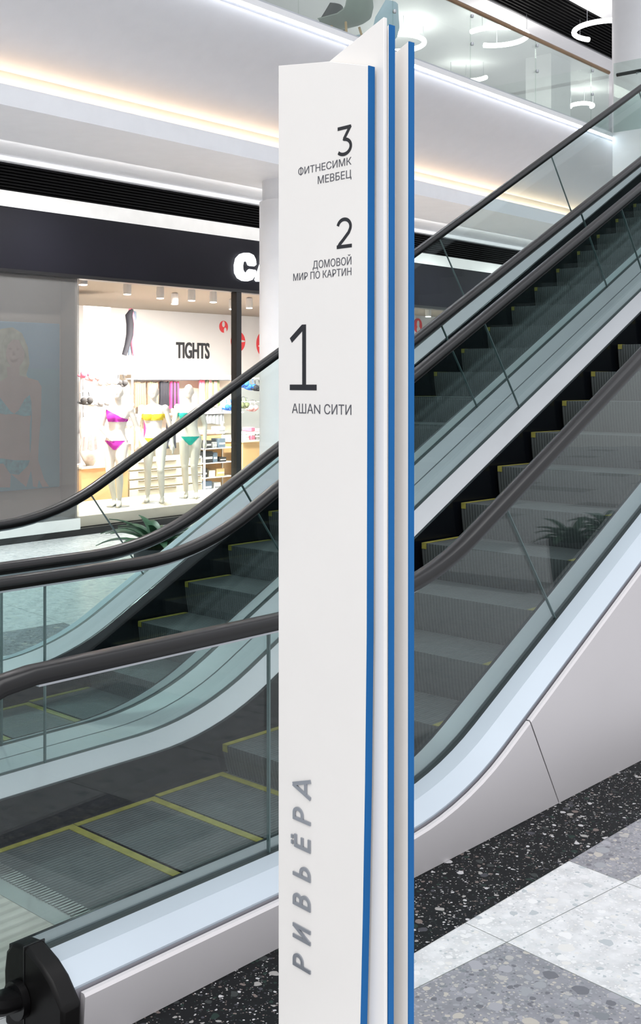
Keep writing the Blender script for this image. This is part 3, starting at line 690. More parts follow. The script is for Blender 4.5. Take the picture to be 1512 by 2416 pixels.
# ---------------- mannequins: one voxel-fused body each, clothes cut from the same surface
def tapered(mb, pts, rad, n=12):
    P = [Vector(p) for p in pts]; mb.tube([P[0] - (P[1] - P[0]).normalized() * rad[0] * .5] + P + [P[-1] + (P[-1] - P[-2]).normalized() * rad[-1] * .5], [rad[0] * .6] + list(rad) + [rad[-1] * .6], n)
def oval(c, rx, ry, n=20): return [(c[0] + rx * math.cos(2 * math.pi * i / n), c[1] + ry * math.sin(2 * math.pi * i / n), c[2]) for i in range(n)]
def body_mesh(pose):
    """standing figure facing -y, 1.70 tall; pose gives hips, feet and hands"""
    hx, lean = pose['hip'], pose.get('lean', 0)
    b = MB()
    b.rings([oval((hx, 0, .80), .135, .085), oval((hx, .005, .86), .165, .105), oval((hx, .005, .92), .162, .102), oval((hx * .7, 0, 1.0), .128, .085), oval((hx * .4, 0, 1.07), .112, .078),
             oval((lean * .4, -.005, 1.16), .130, .088), oval((lean * .7, -.008, 1.25), .148, .098), oval((lean, 0, 1.33), .160, .085), oval((lean, .004, 1.385), .140, .062), oval((lean, .004, 1.42), .062, .05)])
    for sx in (-1, 1): b.ball((lean * .7 + sx * .072, -.075, 1.245), .066, .058, .062)
    tapered(b, [(lean, .004, 1.38), (lean, -.004, 1.45), (lean, -.012, 1.52)], [.052, .046, .046])
    hd = (lean + pose.get('head', 0) * .02, -.018, 1.595)
    b.ball(hd, .074, .092, .108, 18, 12); b.ball((hd[0], hd[1] - .05, hd[2] - .055), .045, .045, .05)
    b.ball((hd[0], hd[1] - .094, hd[2] - .015), .011, .014, .022)          # nose
    b.ball((hd[0], hd[1] - .086, hd[2] - .052), .02, .01, .008)            # mouth
    for sx in (-1, 1): b.ball((hd[0] + sx * .073, hd[1] + .005, hd[2] - .012), .010, .018, .028)
    for sx, foot, knee in ((-1, pose['foot_l'], pose['knee_l']), (1, pose['foot_r'], pose['knee_r'])):
        hp = (hx + sx * .085, .005, .87)
        mid = tuple((a + c) / 2 for a, c in zip(hp, knee)); cal = tuple(k_ + (f_ - k_) * .33 for k_, f_ in zip(knee, (foot[0], foot[1], .09)))
        tapered(b, [hp, mid, knee], [.092, .078, .054]); b.ball((knee[0], knee[1] - .008, knee[2]), .052, .054, .06)
        tapered(b, [knee, (cal[0], cal[1] + .018, cal[2]), (foot[0], foot[1] + .01, .10)], [.052, .053, .034])
        b.ball((foot[0], foot[1] + .02, .05), .036, .045, .045)
        tapered(b, [(foot[0], foot[1] + .01, .055), (foot[0] + .004 * sx, foot[1] - .07, .038), (foot[0] + .008 * sx, foot[1] - .15, .022)], [.036, .036, .024])
    for sx, elbow, hand in ((-1, pose['elbow_l'], pose['hand_l']), (1, pose['elbow_r'], pose['hand_r'])):
        sh = (lean + sx * .168, .0, 1.355); b.ball(sh, .056, .052, .056)
        tapered(b, [sh, tuple((a + c) / 2 for a, c in zip(sh, elbow)), elbow], [.047, .043, .036])
        tapered(b, [elbow, tuple((a * .6 + c * .4) for a, c in zip(elbow, hand)), hand], [.037, .035, .025])
        d = (Vector(hand) - Vector(elbow)).normalized(); side = d.cross(Vector((0, 1, 0))).normalized(); fw = side.cross(d)
        H_ = Vector(hand); palm = H_ + d * .045
        tapered(b, [H_, palm, H_ + d * .085], [.025, .034, .033])
        for q, ln in ((-.026, .062), (-.009, .078), (.009, .074), (.026, .056)):
            a0 = H_ + d * .085 + fw * q; tapered(b, [a0, a0 + d * ln * .5 + side * sx * -.004, a0 + d * ln + side * sx * -.016], [.011, .0105, .009], 8)
        tapered(b, [H_ + d * .03 - fw * .024, H_ + d * .062 - fw * .05, H_ + d * .09 - fw * .058], [.013, .012, .010], 8)
    me = bpy.data.meshes.new('body'); me.from_pydata(b.v, [], b.f)
    bm = bmesh.new(); bm.from_mesh(me); bmesh.ops.recalc_face_normals(bm, faces=bm.faces); bm.to_mesh(me); bm.free()
    o = bpy.data.objects.new('body', me); COL.objects.link(o)
    r_ = o.modifiers.new('r', 'REMESH'); r_.mode = 'VOXEL'; r_.voxel_size = .0085
    s_ = o.modifiers.new('s', 'SMOOTH'); s_.iterations = 7; s_.factor = .5
    dg = bpy.context.evaluated_depsgraph_get(); out = bpy.data.meshes.new_from_object(o.evaluated_get(dg))
    bpy.data.objects.remove(o); out.name = 'body'
    out.polygons.foreach_set('use_smooth', [True] * len(out.polygons))
    return out
def garment(me, keep, off=.006):
    vn = [v.normal.copy() for v in me.vertices]; co = [v.co.copy() for v in me.vertices]
    fs = [p for p in me.polygons if keep(p.center)]
    used = sorted({i for p in fs for i in p.vertices}); ix = {v: i for i, v in enumerate(used)}; n = len(used)
    vs = [tuple(co[i] + vn[i] * off) for i in used] + [tuple(co[i] + vn[i] * (off - .004)) for i in used]
    out = [tuple(ix[i] for i in p.vertices) for p in fs]; edges = {}
    for q in out:
        for a, b_ in zip(q, q[1:] + q[:1]): edges[(a, b_)] = 1
    rim = [(a, b_, b_ + n, a + n) for (a, b_) in edges if (b_, a) not in edges]
    g = bpy.data.meshes.new('garment'); g.from_pydata(vs, [], out + [tuple(i + n for i in q[::-1]) for q in out] + rim)
    g.polygons.foreach_set('use_smooth', [True] * len(g.polygons)); return g
def mannequin(px, W_, z, turn, pose, top, brief, fabric, label, scale=.885):
    s_ = S(px, W_); t = thing('mannequin', label, 'mannequin', SHOP, (s_, W_, z), 'mannequins in the shop window')
    t.scale = (scale,) * 3; t.rotation_euler = (0, 0, SHOP.a + R(turn))
    me = body_mesh(pose); me.materials.append(M['mannequin'])
    o = bpy.data.objects.new('body', me); COL.objects.link(o); o.parent = t
    for nm, fn in (('bikini_top', top), ('bikini_brief', brief)):
        g = garment(me, fn); g.materials.append(M[fabric]); c = bpy.data.objects.new(nm, g); COL.objects.link(c); c.parent = t
    f = bpy.data.objects.new('stand', bpy.data.meshes.new('stand')); bpy.data.objects.remove(f)
    mb = MB().lathe((0, .03, 0), [(.16, 0), (.16, .008), (.15, .012), (0.02, .014), (.012, .015)], 28)
    st = finish('stand', mb, M['guide'], SHOP, (0, 0, 0)); st.parent = t
    return t
brief_v = lambda hx, lo=.80, hi=.925: (lambda c: abs(c.x - hx) < .2 and lo + 1.05 * max(0, abs(c.x - hx) - .02) * (1 if c.y < 0 else .7) < c.z < hi and abs(c.x - hx) < .175)
strap_top = lambda lean: (lambda c: (1.185 < c.z < 1.285 - .3 * max(0, abs(abs(c.x - lean) - .07) - .0) and abs(c.x - lean) < .155 and c.y < .02) or (1.20 < c.z < 1.222 and abs(c.x - lean) < .16))
band_top = lambda lean: (lambda c: 1.19 < c.z < 1.275 and abs(c.x - lean) < .165)
one_sh = lambda lean: (lambda c: (1.19 < c.z < 1.255 + .45 * (lean + .06 - c.x) and abs(c.x - lean) < .16))
mannequin(277, 10.95, .206, -52, dict(hip=-.02, lean=.01, foot_l=(-.05, .02, 0), knee_l=(-.10, -.04, .47), foot_r=(.03, -.02, 0), knee_r=(.05, -.10, .48), elbow_l=(-.235, .04, 1.10), hand_l=(-.10, -.13, .98), elbow_r=(.26, .06, 1.10), hand_r=(.36, .0, .86)), one_sh(.01), brief_v(-.02), 'purple_fabric', 'leftmost mannequin in the window, dressed in a purple bikini')
mannequin(362, 11.0, .206, -48, dict(hip=.02, lean=0, foot_l=(-.09, .04, 0), knee_l=(-.08, -.01, .48), foot_r=(.13, -.06, 0), knee_r=(.11, -.07, .47), elbow_l=(-.225, .04, 1.09), hand_l=(-.235, .01, .84), elbow_r=(.235, .05, 1.09), hand_r=(.27, .0, .84)), band_top(0), brief_v(.02, .80, .93), 'yellow_fabric', 'middle mannequin in the window, dressed in a yellow bikini')
mannequin(447, 11.05, .206, -46, dict(hip=.015, lean=-.01, foot_l=(-.05, .02, 0), knee_l=(-.07, -.03, .47), foot_r=(.10, -.05, 0), knee_r=(.07, -.08, .47), elbow_l=(-.24, .03, 1.10), hand_l=(-.27, -.06, .86), elbow_r=(.23, .05, 1.10), hand_r=(.23, -.02, .85)), band_top(-.01), brief_v(.015), 'teal_fabric', 'rightmost mannequin in the window, dressed in a teal bikini')

# ---------------- fixtures and goods
def unit(name, label, cat, x0, x1, W0, W1, z0, z1, m, bevel=.004): return solo(name, MB().box(S(x0, W0), S(x1, W0), W0, W1, z0, z1), m, SHOP, label, cat, smooth=0, bevel=bevel)
cb = thing('counter', 'low light oak counter at the left behind the purple-clad mannequin', 'counter', SHOP, (S(245, 12.0), 12.0, 0))
part('body', MB().box(S(192, 12), S(302, 12), 12.0, 12.5, 0, .60), M['wood'], cb, 0, .004); part('worktop', MB().box(S(190, 12), S(304, 12), 11.97, 12.53, .60, .63), M['cream'], cb, 0, .004)
dc = thing('drawer_cabinet', 'wide cream drawer cabinet behind the mannequins', 'cabinet', SHOP, (S(395, 12.05), 12.2, 0))
part('carcass', MB().box(S(304, 12.05), S(478, 12.05), 12.07, 12.5, 0, .66), M['cream'], dc, 0)
for r_ in range(5):
    for c_ in range(2):
        xa, xb = S(304, 12.05) + .01 + c_ * 1.03, S(304, 12.05) + 1.02 + c_ * 1.03
        d = part('drawer_front', MB().box(xa, min(xb, S(478, 12.05) - .01), 12.045, 12.068, .03 + r_ * .125, .03 + r_ * .125 + .105), M['cream'], dc, 0, .003)
        part('drawer_pull', MB().box((xa + xb) / 2 - .35, min((xa + xb) / 2 + .35, S(478, 12.05) - .05), 12.036, 12.045, .118 + r_ * .125, .130 + r_ * .125), M['taupe_fabric'], d, 0)
gw = thing('display_wall', 'free-standing cream display wall carrying the hanging tights', 'display stand', SHOP, (S(420, 14.15), 14.2, 0))
part('back_panel', MB().box(S(296, 14.15), S(545, 14.15), 14.15, 14.30, 0, 1.86), M['cream'], gw, 0)
for zz_ in (.75, 1.20, 1.78): part('shelf', MB().box(S(296, 14.15), S(545, 14.15), 13.85, 14.15, zz_, zz_ + .025), M['wall'], gw, 0)
part('hanging_rail', MB().box(S(310, 14), S(540, 14), 13.97, 13.99, 1.765, 1.78), M['guide'], gw, 0)
def hang(px0, px1, py0, py1, W_, mats, label, cat='tights', group=None, name='hanging_tights', folds=5, thick=.05):
    """soft hanging textile with vertical folds and a hanger hook"""
    a, b_ = S(px0, W_), S(px1, W_); zt, zb_ = Z((px0 + px1) / 2, py0, W_), Z((px0 + px1) / 2, py1, W_)
    t = thing(name, label, cat, SHOP, ((a + b_) / 2, W_, zb_), group)
    n = folds * 6; rg = []
    for k in range(7):
        u = k / 6; z_ = zt + (zb_ - zt) * u; row = []
        wid = (b_ - a) / 2 * (.86 + .14 * u); c_ = (a + b_) / 2
        for i in range(n + 1):
            q = i / n; row.append((c_ + wid * (2 * q - 1), W_ - thick * (.35 + .35 * math.sin(2 * math.pi * folds * q) * (.5 + .5 * u)), z_ + .012 * math.sin(7 * q + k)))
        row += [(p[0], W_ + thick * .3, p[2]) for p in row[::-1]]
        rg.append(row)
    mb = MB(); mb.rings(rg)
    if len(mats) > 1:
        mb.m = [(1 if (i % (2 * n + 2)) // 6 % 2 == 1 and i < 6 * (2 * n + 2) else 0) for i in range(len(mb.f))]
    part('fabric', mb, [M[m] for m in mats], t, 60)
    part('hanger', MB().tube([((a + b_) / 2 - .06, W_, zt - .005), ((a + b_) / 2, W_, zt + .02), ((a + b_) / 2 + .06, W_, zt - .005)], .006, 6), M['guide'], t)
    return t
hang(316, 344, 902, 962, 13.95, ['taupe_fabric'], 'brown-grey tights hanging at the left end of the display wall', group='tights on the display wall')
hang(346, 373, 902, 968, 13.95, ['taupe_fabric', 'green_fabric'], 'brown-grey tights hanging just right of the yellow-clad mannequin head', group='tights on the display wall')
hang(376, 398, 901, 958, 13.95, ['navy_fabric'], 'navy tights hanging between two mannequin heads', group='tights on the display wall')
hang(400, 422, 901, 964, 13.95, ['crimson_fabric', 'navy_fabric'], 'crimson striped tights hanging beside the navy tights', group='tights on the display wall')
hang(470, 482, 897, 962, 13.95, ['pink_fabric'], 'narrow pink swimwear hanging left of the olive swimwear', 'swimwear', name='hanging_swimwear', folds=2)
hang(483, 518, 898, 958, 13.95, ['green_fabric', 'rose_fabric'], 'olive patterned swimwear hanging beneath the word on the wall', 'swimwear', name='hanging_swimwear')
hang(484, 528, 962, 1000, 13.9, ['grey_fabric'], 'grey bathing garment hanging below the olive swimwear', 'swimwear', name='hanging_swimwear')
hang(340, 352, 990, 1052, 13.6, ['crimson_fabric'], 'dark red garment hanging beside the yellow-clad mannequin arm', 'garment', name='hanging_garment', folds=2)
hang(392, 414, 990, 1058, 13.6, ['navy_fabric'], 'dark garment hanging between the yellow and teal mannequins', 'garment', name='hanging_garment', folds=2)
hang(310, 334, 985, 1062, 13.6, ['taupe_fabric'], 'long brown garment hanging left of the yellow-clad mannequin', 'garment', name='hanging_garment', folds=3)
# leg forms with tights on a white box
lg = thing('leg_display', 'pair of upside-down display legs in dark and red tights on a white box', 'display', SHOP, (S(311, 13.95), 13.95, 1.86))
x_ = lambda p: S(p, 13.95); z_ = lambda p: Z(311, p, 13.95)
part('box', MB().box(x_(287), x_(338), 13.88, 14.2, 1.885, z_(842)), M['cream'], lg, 0, .004)
def legform(pts, rad, m): 
    mb = MB(); mb.tube([(x_(a), wv, z_(b)) for a, b, wv in pts], rad, 12); part('leg_form', mb, m, lg, 60)
legform([(296, 838, 13.98), (301, 815, 13.96), (306, 790, 13.95), (307, 765, 13.95), (304, 745, 13.95), (311, 730, 13.95)], [.04, .045, .058, .062, .06, .03], M['navy_fabric'])
legform([(324, 838, 14.0), (321, 815, 14.0), (317, 785, 13.99), (314, 760, 13.98), (311, 742, 13.97), (309, 728, 13.96)], [.045, .05, .058, .06, .05, .03], M['pink_fabric'])
legform([(319, 838, 14.08), (320, 800, 14.08), (324, 760, 14.08), (327, 745, 14.08), (330, 733, 14.08)], [.03, .05, .06, .055, .03], M['slate_fabric'])
# underwear hanging on the left
M['bust'] = M['mannequin']
def bra(px, py, W_, m, label, k=1.0, group='bras hanging in the shop'):
    s_, z0 = S(px, W_), Z(px, py, W_); t = thing('hanging_bra', label, 'bra', SHOP, (s_, W_, z0 - .12), group)
    c = MB()
    for sx in (-1, 1): c.ball((s_ + sx * .085 * k, W_ - .02, z0), .085 * k, .06 * k, .075 * k)
    part('cups', c, M[m], t, 60)
    part('band', MB().tube([(s_ - .20 * k, W_ + .03, z0 - .02), (s_ - .1 * k, W_, z0 - .045), (s_, W_ - .02, z0 - .05), (s_ + .1 * k, W_, z0 - .045), (s_ + .20 * k, W_ + .03, z0 - .02)], .016, 6), M[m], t, 60)
    part('straps', MB().tube([(s_ - .09 * k, W_, z0 + .06), (s_ - .075 * k, W_ + .01, z0 + .19 * k)], .007, 6).tube([(s_ + .09 * k, W_, z0 + .06), (s_ + .075 * k, W_ + .01, z0 + .19 * k)], .007, 6), M[m], t)
    part('hanger', MB().tube([(s_ - .16 * k, W_ + .01, z0 + .17 * k), (s_, W_ + .01, z0 + .22 * k), (s_ + .16 * k, W_ + .01, z0 + .17 * k)], .008, 6), M['guide'], t)
rail_ = thing('garment_rack', 'white tubular rack with underwear behind the purple-clad mannequin', 'rack', SHOP, (S(245, 12.8), 12.8, 0))
for px in (192, 312): part('upright', MB().tube([(S(px, 12.8), 12.8, 0), (S(px, 12.8), 12.8, 1.93)], .016, 8), M['wall'], rail_)
for zz_ in (1.93, 1.52, 1.12): part('crossbar', MB().tube([(S(192, 12.8), 12.8, zz_), (S(312, 12.8), 12.8, zz_)], .014, 8), M['wall'], rail_)
row = [(203, 882, 'pink_fabric', 'pink bra at the left end of the top rack row'), (221, 890, 'rose_fabric', 'coral bra second from the left in the top rack row'), (243, 902, 'white_fabric', 'white bra third from the left in the top rack row'), (263, 900, 'white_fabric', 'white bra fourth from the left in the top rack row'), (286, 903, 'black_fabric', 'black bra at the right end of the top rack row'),
       (203, 945, 'black_fabric', 'black bra at the left end of the middle rack row'), (224, 950, 'white_fabric', 'white bra second from the left in the middle rack row'), (243, 950, 'grey_fabric', 'grey bra third from the left in the middle rack row'), (300, 955, 'nude_fabric', 'skin-toned bra at the right end of the middle rack row'), (300, 1000, 'white_fabric', 'white bra at the right end of the lower rack row'), (212, 1000, 'nude_fabric', 'skin-toned bra at the left end of the lower rack row')]
for k, (px, py, m_, lb) in enumerate(row): bra(px, py, 12.74 - .20 * (k % 2), m_, lb, .62)
hang(196, 228, 1030, 1062, 11.85, ['rose_fabric'], 'rose panties hanging low at the left edge of the window', 'underwear', name='hanging_underwear', folds=2)
bs = thing('torso_form', 'white torso form in a white bodysuit on the oak counter at the left', 'display form', SHOP, (S(212, 12.1), 12.1, .63))
tx = S(212, 12.1)
part('torso', MB().rings([oval((tx, 12.1, .63), .05, .05), oval((tx, 12.1, .72), .11, .085), oval((tx, 12.1, .82), .15, .10), oval((tx, 12.1, .95), .115, .08), oval((tx, 12.1, 1.08), .145, .10), oval((tx, 12.1, 1.2), .15, .08), oval((tx, 12.1, 1.24), .06, .05), oval((tx, 12.1, 1.30), .045, .045)]), M['mannequin'], bs, 60)
part('bodysuit', MB().rings([oval((tx, 12.1, .70), .10, .085), oval((tx, 12.1, .82), .157, .108), oval((tx, 12.1, .95), .122, .088), oval((tx, 12.1, 1.08), .152, .108), oval((tx, 12.1, 1.13), .153, .098)]), M['white_fabric'], bs, 60)
# accessory rack
ax0, ax1, AW = S(482, 12.4), S(556, 12.4), 12.4
ar = thing('accessory_rack', 'white open rack of small goods right of the teal-clad mannequin', 'rack', SHOP, ((ax0 + ax1) / 2, AW + .15, 0))
for x in (ax0, ax1):
    for y in (AW, AW + .3): part('post', MB().box(x - .012, x + .012, y - .012, y + .012, 0, 1.12), M['wall'], ar, 0)
shelf_z = [.06, .28, .50, .72, .93]
for zz_ in shelf_z: part('shelf', MB().box(ax0, ax1, AW, AW + .3, zz_, zz_ + .014), M['glass_shop'] if zz_ > .8 else M['wall'], ar, 0)
part('back_panel', MB().box(ax0, ax1, AW + .3, AW + .315, 0, 1.0), M['wood'], ar, 0)
goods = [(0, .02, .17, .16, 'slate_fabric', 'slate'), (0, .24, .14, .13, 'white_fabric', 'white'), (1, .03, .06, .14, 'black_fabric', 'black'), (1, .14, .12, .10, 'cream', 'cream'), (1, .30, .16, .12, 'wood', 'tan'),
         (2, .03, .18, .17, 'black_fabric', 'black'), (2, .22, .09, .15, 'slate_fabric', 'slate'), (2, .36, .14, .07, 'black_fabric', 'low black'), (3, .03, .15, .12, 'black_fabric', 'black'), (3, .22, .08, .09, 'grey_fabric', 'grey'), (3, .34, .14, .14, 'slate_fabric', 'slate'), (4, .02, .26, .06, 'rose_fabric', 'pink'), (4, .34, .13, .11, 'white_fabric', 'white')]
lev = ['lowest', 'second lowest', 'middle', 'second highest', 'top']
for r_, dx, wd, hh, m_, cn in goods:
    side = 'left' if dx < .1 else ('right' if dx > .28 else 'middle')
    t = thing('goods_box', f'{cn} box at the {side} of the {lev[r_]} shelf of the white open rack', 'box', SHOP, (ax0 + dx + wd / 2, AW + .12, shelf_z[r_] + .014), 'boxes on the open rack')
    part('carton', MB().box(ax0 + dx, ax0 + dx + wd, AW + .03, AW + .2, shelf_z[r_] + .014, shelf_z[r_] + .014 + hh), M[m_], t, 0, .004)
    part('label_band', MB().box(ax0 + dx + .01, ax0 + dx + wd - .01, AW + .028, AW + .031, shelf_z[r_] + .02 + hh * .3, shelf_z[r_] + .02 + hh * .5), M['white_fabric' if m_ != 'white_fabric' else 'grey_fabric'], t, 0)
# counter and goods right of the window post
ck = thing('counter', 'light oak counter right of the black window post', 'counter', SHOP, (S(600, 12.3), 12.5, 0))
part('body', MB().box(S(573, 12.3), S(660, 12.3), 12.3, 12.9, 0, .80), M['wood'], ck, 0, .004); part('worktop', MB().box(S(571, 12.3), S(662, 12.3), 12.27, 12.93, .80, .83), M['cream'], ck, 0, .004)
for k, (px, wd, hh, m_, cn) in enumerate([(578, .085, .13, 'white_fabric', 'white'), (592, .085, .20, 'pink_fabric', 'pink'), (606, .085, .10, 'grey_fabric', 'grey'), (620, .085, .17, 'rose_fabric', 'rose')]):
    s_ = S(px, 12.4); t = thing('folded_stack', f'{cn} stack of folded clothes on the oak counter right of the window post', 'clothes', SHOP, (s_, 12.45, .83), 'folded clothes on the counter')
    for q in range(3): part('folded_garment', MB().box(s_ - wd / 2, s_ + wd / 2, 12.35, 12.55, .83 + hh / 3 * q, .828 + hh / 3 * (q + 1)), M[m_ if q != 1 else 'white_fabric'], t, 0, .008)
rk = thing('garment_rack', 'white rack of bras above the oak counter right of the window post', 'rack', SHOP, (S(595, 13.3), 13.3, 0))
for px in (562, 640): part('upright', MB().tube([(S(px, 13.3), 13.3, 0), (S(px, 13.3), 13.3, 1.80)], .016, 8), M['wall'], rk)
for zz_ in (1.80, 1.40): part('crossbar', MB().tube([(S(562, 13.3), 13.3, zz_), (S(640, 13.3), 13.3, zz_)], .014, 8), M['wall'], rk)
for k, (px, py, m_, lb) in enumerate([(574, 906, 'blue_fabric', 'blue bra right beside the black window post'), (592, 912, 'blue_fabric', 'blue bra second from the window post in the top row'), (607, 914, 'navy_fabric', 'navy bra next to the white column'), (575, 955, 'green_fabric', 'olive bra beside the window post in the lower row'), (596, 962, 'rose_fabric', 'rose bra in the lower row near the white column'), (540, 960, 'blue_fabric', 'blue bra just left of the black window post')]): bra(px, py, 13.22 if k % 2 else 13.02, m_, lb, .62)

# ------------------------------------------------------------------ plants
def agave(name, label, frame, pos, n, length, pot_r, pot_h, potm, lean=.9):
    t = thing(name, label, 'plant', frame, pos)
    x, y, z = pos
    part('pot', MB().lathe((x, y, z), [(pot_r * .78, 0), (pot_r * .95, pot_h * .7), (pot_r, pot_h), (pot_r * .9, pot_h), (pot_r * .86, pot_h - .04)], 28), potm, t)
    part('soil', MB().lathe((x, y, z + pot_h - .05), [(pot_r * .87, 0), (pot_r * .3, .03)], 20), M['soil'], t)
    for k in range(n):
        a = k * 2.39996 + random.uniform(-.2, .2); el = 1.30 - lean * (k / n) ** .8; ln = length * random.uniform(.75, 1.1) * (.75 + .25 * k / n); wd = .040 * random.uniform(.8, 1.2)
        d = Vector((math.cos(a), math.sin(a), 0)); sd = Vector((-math.sin(a), math.cos(a), 0)); P = []; p = Vector((x, y, z + pot_h - .04)) + d * .02; e = el
        for q in range(9):
            u = q / 8; wq = wd * (math.sin(math.pi * min(1, u * .9 + .12)) ** .8) + .001
            up = Vector((0, 0, 1)) * math.cos(e) - d * math.sin(e)
            P.append([tuple(p + sd * wq + up * wq * .35), tuple(p - up * .003), tuple(p - sd * wq + up * wq * .35), tuple(p + up * .004)])
            p = p + (d * math.cos(e) + Vector((0, 0, 1)) * math.sin(e)) * ln / 8; e -= .11 + .05 * lean
        part('leaf', MB().rings(P), M['leaf'], t, 50)
    return t
gx, gy = (372 - CX) / F * 9.3, 9.3
agave('potted_plant', 'dark green spiky plant standing on the floor behind the escalators', ROOM, (gx, gy, 0), 30, .60, .20, .40, M['pot'], .75)
for s_, w_, lb in ((8.45, .36, 'spiky plant in a dark pot, mirrored in the nearer glass balustrade, lower one'), (9.35, .20, 'spiky plant in a dark pot, mirrored in the nearer glass balustrade, upper one')):
    agave('potted_plant', lb, ESC, (s_, w_, 0), 22, .42, .20, .42, M['pot'], .8)
wp = solo('small_pot', MB().lathe((gx + .02, gy - .55, 0), [(.05, 0), (.085, .06), (.09, .16), (.075, .20), (.07, .195), (.06, .1)], 22), M['white_pot'], ROOM, 'small white pot on the floor in front of the spiky plant', 'pot')

# ------------------------------------------------------------------ upper floor
ZU = 5.30; WG = 7.33; SU = 15.15
ZC = 8.6
struct('ceiling', MB().box(SB, SE, 10.87, 16.2, ZC, ZC + .1).box(SB, SE, 5.5, 9.75, ZC, ZC + .1), M['wall'], SHOP)
mb = MB().box(SB, SE, 9.75, 10.87, ZC + .18, ZC + .25)
for i in range(12): mb.box(SB, SE, 9.77 + i * .092, 9.80 + i * .092, ZC - .0, ZC + .14)
struct('ceiling_slats', mb, M['black_slat'], SHOP)
struct('wall_upper_back', MB().box(SB, SE, 14.6, 14.8, ZU, ZC), M['wall'], SHOP)
struct('trim_8', MB().box(SB, SE, 14.5, 14.6, ZC - .55, ZC - .15), M['beige'], SHOP)
gr = thing('glass_railing', 'long glass railing with a bronze handrail along the upper floor edge', 'railing', SHOP, (8, WG, ZU))
xs = [SB + 1.55 * i for i in range(13)]
xs = [x for x in xs if x < SU - .3] + [SU]
for a, b_ in zip(xs[:-1], xs[1:]):
    gp = part('glass_panel', MB().box(a + .006, b_ - .006, WG - .008, WG + .008, ZU - .05, ZU + .84), M['glass_mezz'], gr, 0)
    for zz_ in (.78, .45): part('clamp', MB().lathe((a + .006, WG - .02, ZU + zz_), [(.018, -.018), (.022, 0), (.018, .018)], 12), M['guide'], gp)
part('handrail', MB().tube([(SB, WG, ZU + .87), (SU, WG, ZU + .87)], .028, 12), M['brass'], gr)
part('base_shoe', MB().box(SB, SU, WG - .03, WG + .03, ZU - .02, ZU + .03), M['guide'], gr, 0)
# bridge at the head of the escalators
struct('floor_bridge', MB().box(SU, 22, -6, 7.27, ZU - .62, ZU), M['wall'], SHOP, 0)
br = thing('glass_railing', 'glass railing with a dark handrail on the bridge at the upper right', 'railing', SHOP, (SU + .05, 6.0, ZU))
for i in range(4):
    part('glass_panel', MB().box(SU + .04, SU + .056, WG - .05 - 1.4 * (i + 1) + .006, WG - .05 - 1.4 * i - .006, ZU - .05, ZU + 1.0), M['glass_mezz'], br, 0)
part('handrail', MB().tube([(SU + .16, WG - .05, ZU + .86), (SU + .16, WG - 5.65, ZU + .86)], .026, 12), M['black'], br)
for i in range(5): part('bracket', MB().tube([(SU + .05, WG - .4 - 1.2 * i, ZU + .80), (SU + .16, WG - .4 - 1.2 * i, ZU + .84)], .012, 8), M['guide'], br)
cpx = (1497 - CX) / F
struct('column_upper', MB().lathe((cpx * 17.6, 17.6, ZU), [(.34, 0), (.34, ZC - ZU)], 36), M['wall'], ROOM, 40)
struct('column_shopfront', MB().box(SHOP.along(1300, 11.6), SHOP.along(1346, 11.6), 11.6, 12.2, ZU, ZC), M['wall'], SHOP, 0)
# ring lamps hung under the upper ceiling
def ring(px, py, r, a0, a1, label, z=8.25):
    fw = (z - EYE) * F / (HZ - py); c = ((px - CX) / F * fw, fw, z)
    t = thing('ring_lamp', label, 'lamp', ROOM, c, 'ring lamps on the upper floor')
    n = 30; pts = [(c[0] + r * math.cos(R(a0 + (a1 - a0) * i / n)), c[1] + r * math.sin(R(a0 + (a1 - a0) * i / n)), z) for i in range(n + 1)]
    part('light_tube', MB().tube(pts, .045, 10), M['lamp_white'], t, 60)
    part('suspension_wire', MB().tube([pts[3], (pts[3][0], pts[3][1], ZC - .002)], .005, 6).tube([pts[-4], (pts[-4][0], pts[-4][1], ZC)], .005, 6).tube([pts[15], (pts[15][0], pts[15][1], ZC)], .005, 6), M['guide'], t)
ring(1432, 72, .60, 110, 330, 'open ring lamp against the black ceiling slats at the upper right')
ring(1170, 86, .58, -150, 105, 'open ring lamp behind the glass railing right of the sign, crossing the bronze handrail')
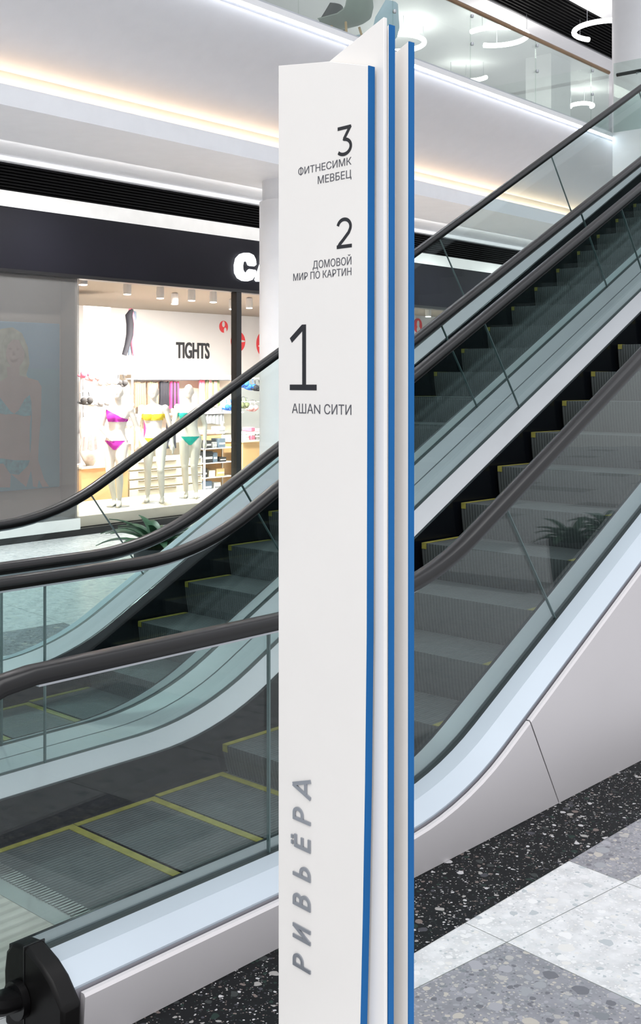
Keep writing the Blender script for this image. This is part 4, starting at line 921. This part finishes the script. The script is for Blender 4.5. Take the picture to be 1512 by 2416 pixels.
ring(932, 101, .56, -100, 120, 'ring lamp behind the top of the white sign')
ring(1105, 178, .42, 20, 160, 'flat arc lamp low behind the glass railing')
ring(1372, 250, .26, 160, 380, 'small ring lamp low behind the railing at the far right')
# area lamps added under the upper ceiling as fill; no fixtures there
for k, s_ in enumerate((6, 12, 18, 24)):
    a_ = area_light('upper_floor_fill', SHOP.world((s_, 11.9, ZC - .03)), 2.5, .5, 38, (1, .97, .92)); a_.rotation_euler = (0, 0, SHOP.a)
# chairs by the railing
M['shell_g'] = mat('sage_grey_shell', (.30, .34, .31), .4); M['shell_d'] = mat('charcoal_shell', (.03, .033, .036), .4); M['shell_b'] = mat('pale_blue_shell', (.55, .72, .86), .4)
def shell_chair(px, W_, turn, m, label):
    s_ = SHOP.along(px, W_); t = thing('shell_chair', label, 'chair', SHOP, (s_, W_, ZU), 'chairs on the upper floor')
    c = MB(); rg = []
    for k in range(9):
        u = k / 8; yy = W_ + (.22 - .44 * min(1, u * 1.7) if u < .6 else -.22 - .10 * (u - .6) / .4); zz_ = ZU + (.44 if u < .45 else .44 + .44 * ((u - .45) / .55) ** 1.1); hw = .23 * (1 if u < .75 else 1 - .5 * (u - .75) / .25)
        row = [(s_ + hw * q, yy - .05 * q * q * (-1 if u > .5 else 0), zz_ + (.07 * q * q if u < .55 else 0)) for q in (-1, -.6, -.2, .2, .6, 1)]
        rg.append(row + [(p[0], p[1] - .012, p[2] - .012) for p in row[::-1]])
    part('seat_shell', c.rings(rg), m, t, 50)
    for sx in (-1, 1):
        for sy in (-1, 1): part('leg', MB().tube([(s_ + sx * .12, W_ + sy * .10, ZU + .43), (s_ + sx * .21, W_ + sy * .2, ZU + .0)], .014, 8), M['wood'], t)
shell_chair(752, 8.75, 0, M['shell_d'], 'charcoal shell chair at the upper railing, left of the sage one')
shell_chair(815, 8.0, 0, M['shell_g'], 'sage grey shell chair at the upper railing above the sign')
shell_chair(880, 8.2, 0, M['shell_b'], 'pale blue shell chair at the upper railing touching the top of the sign')
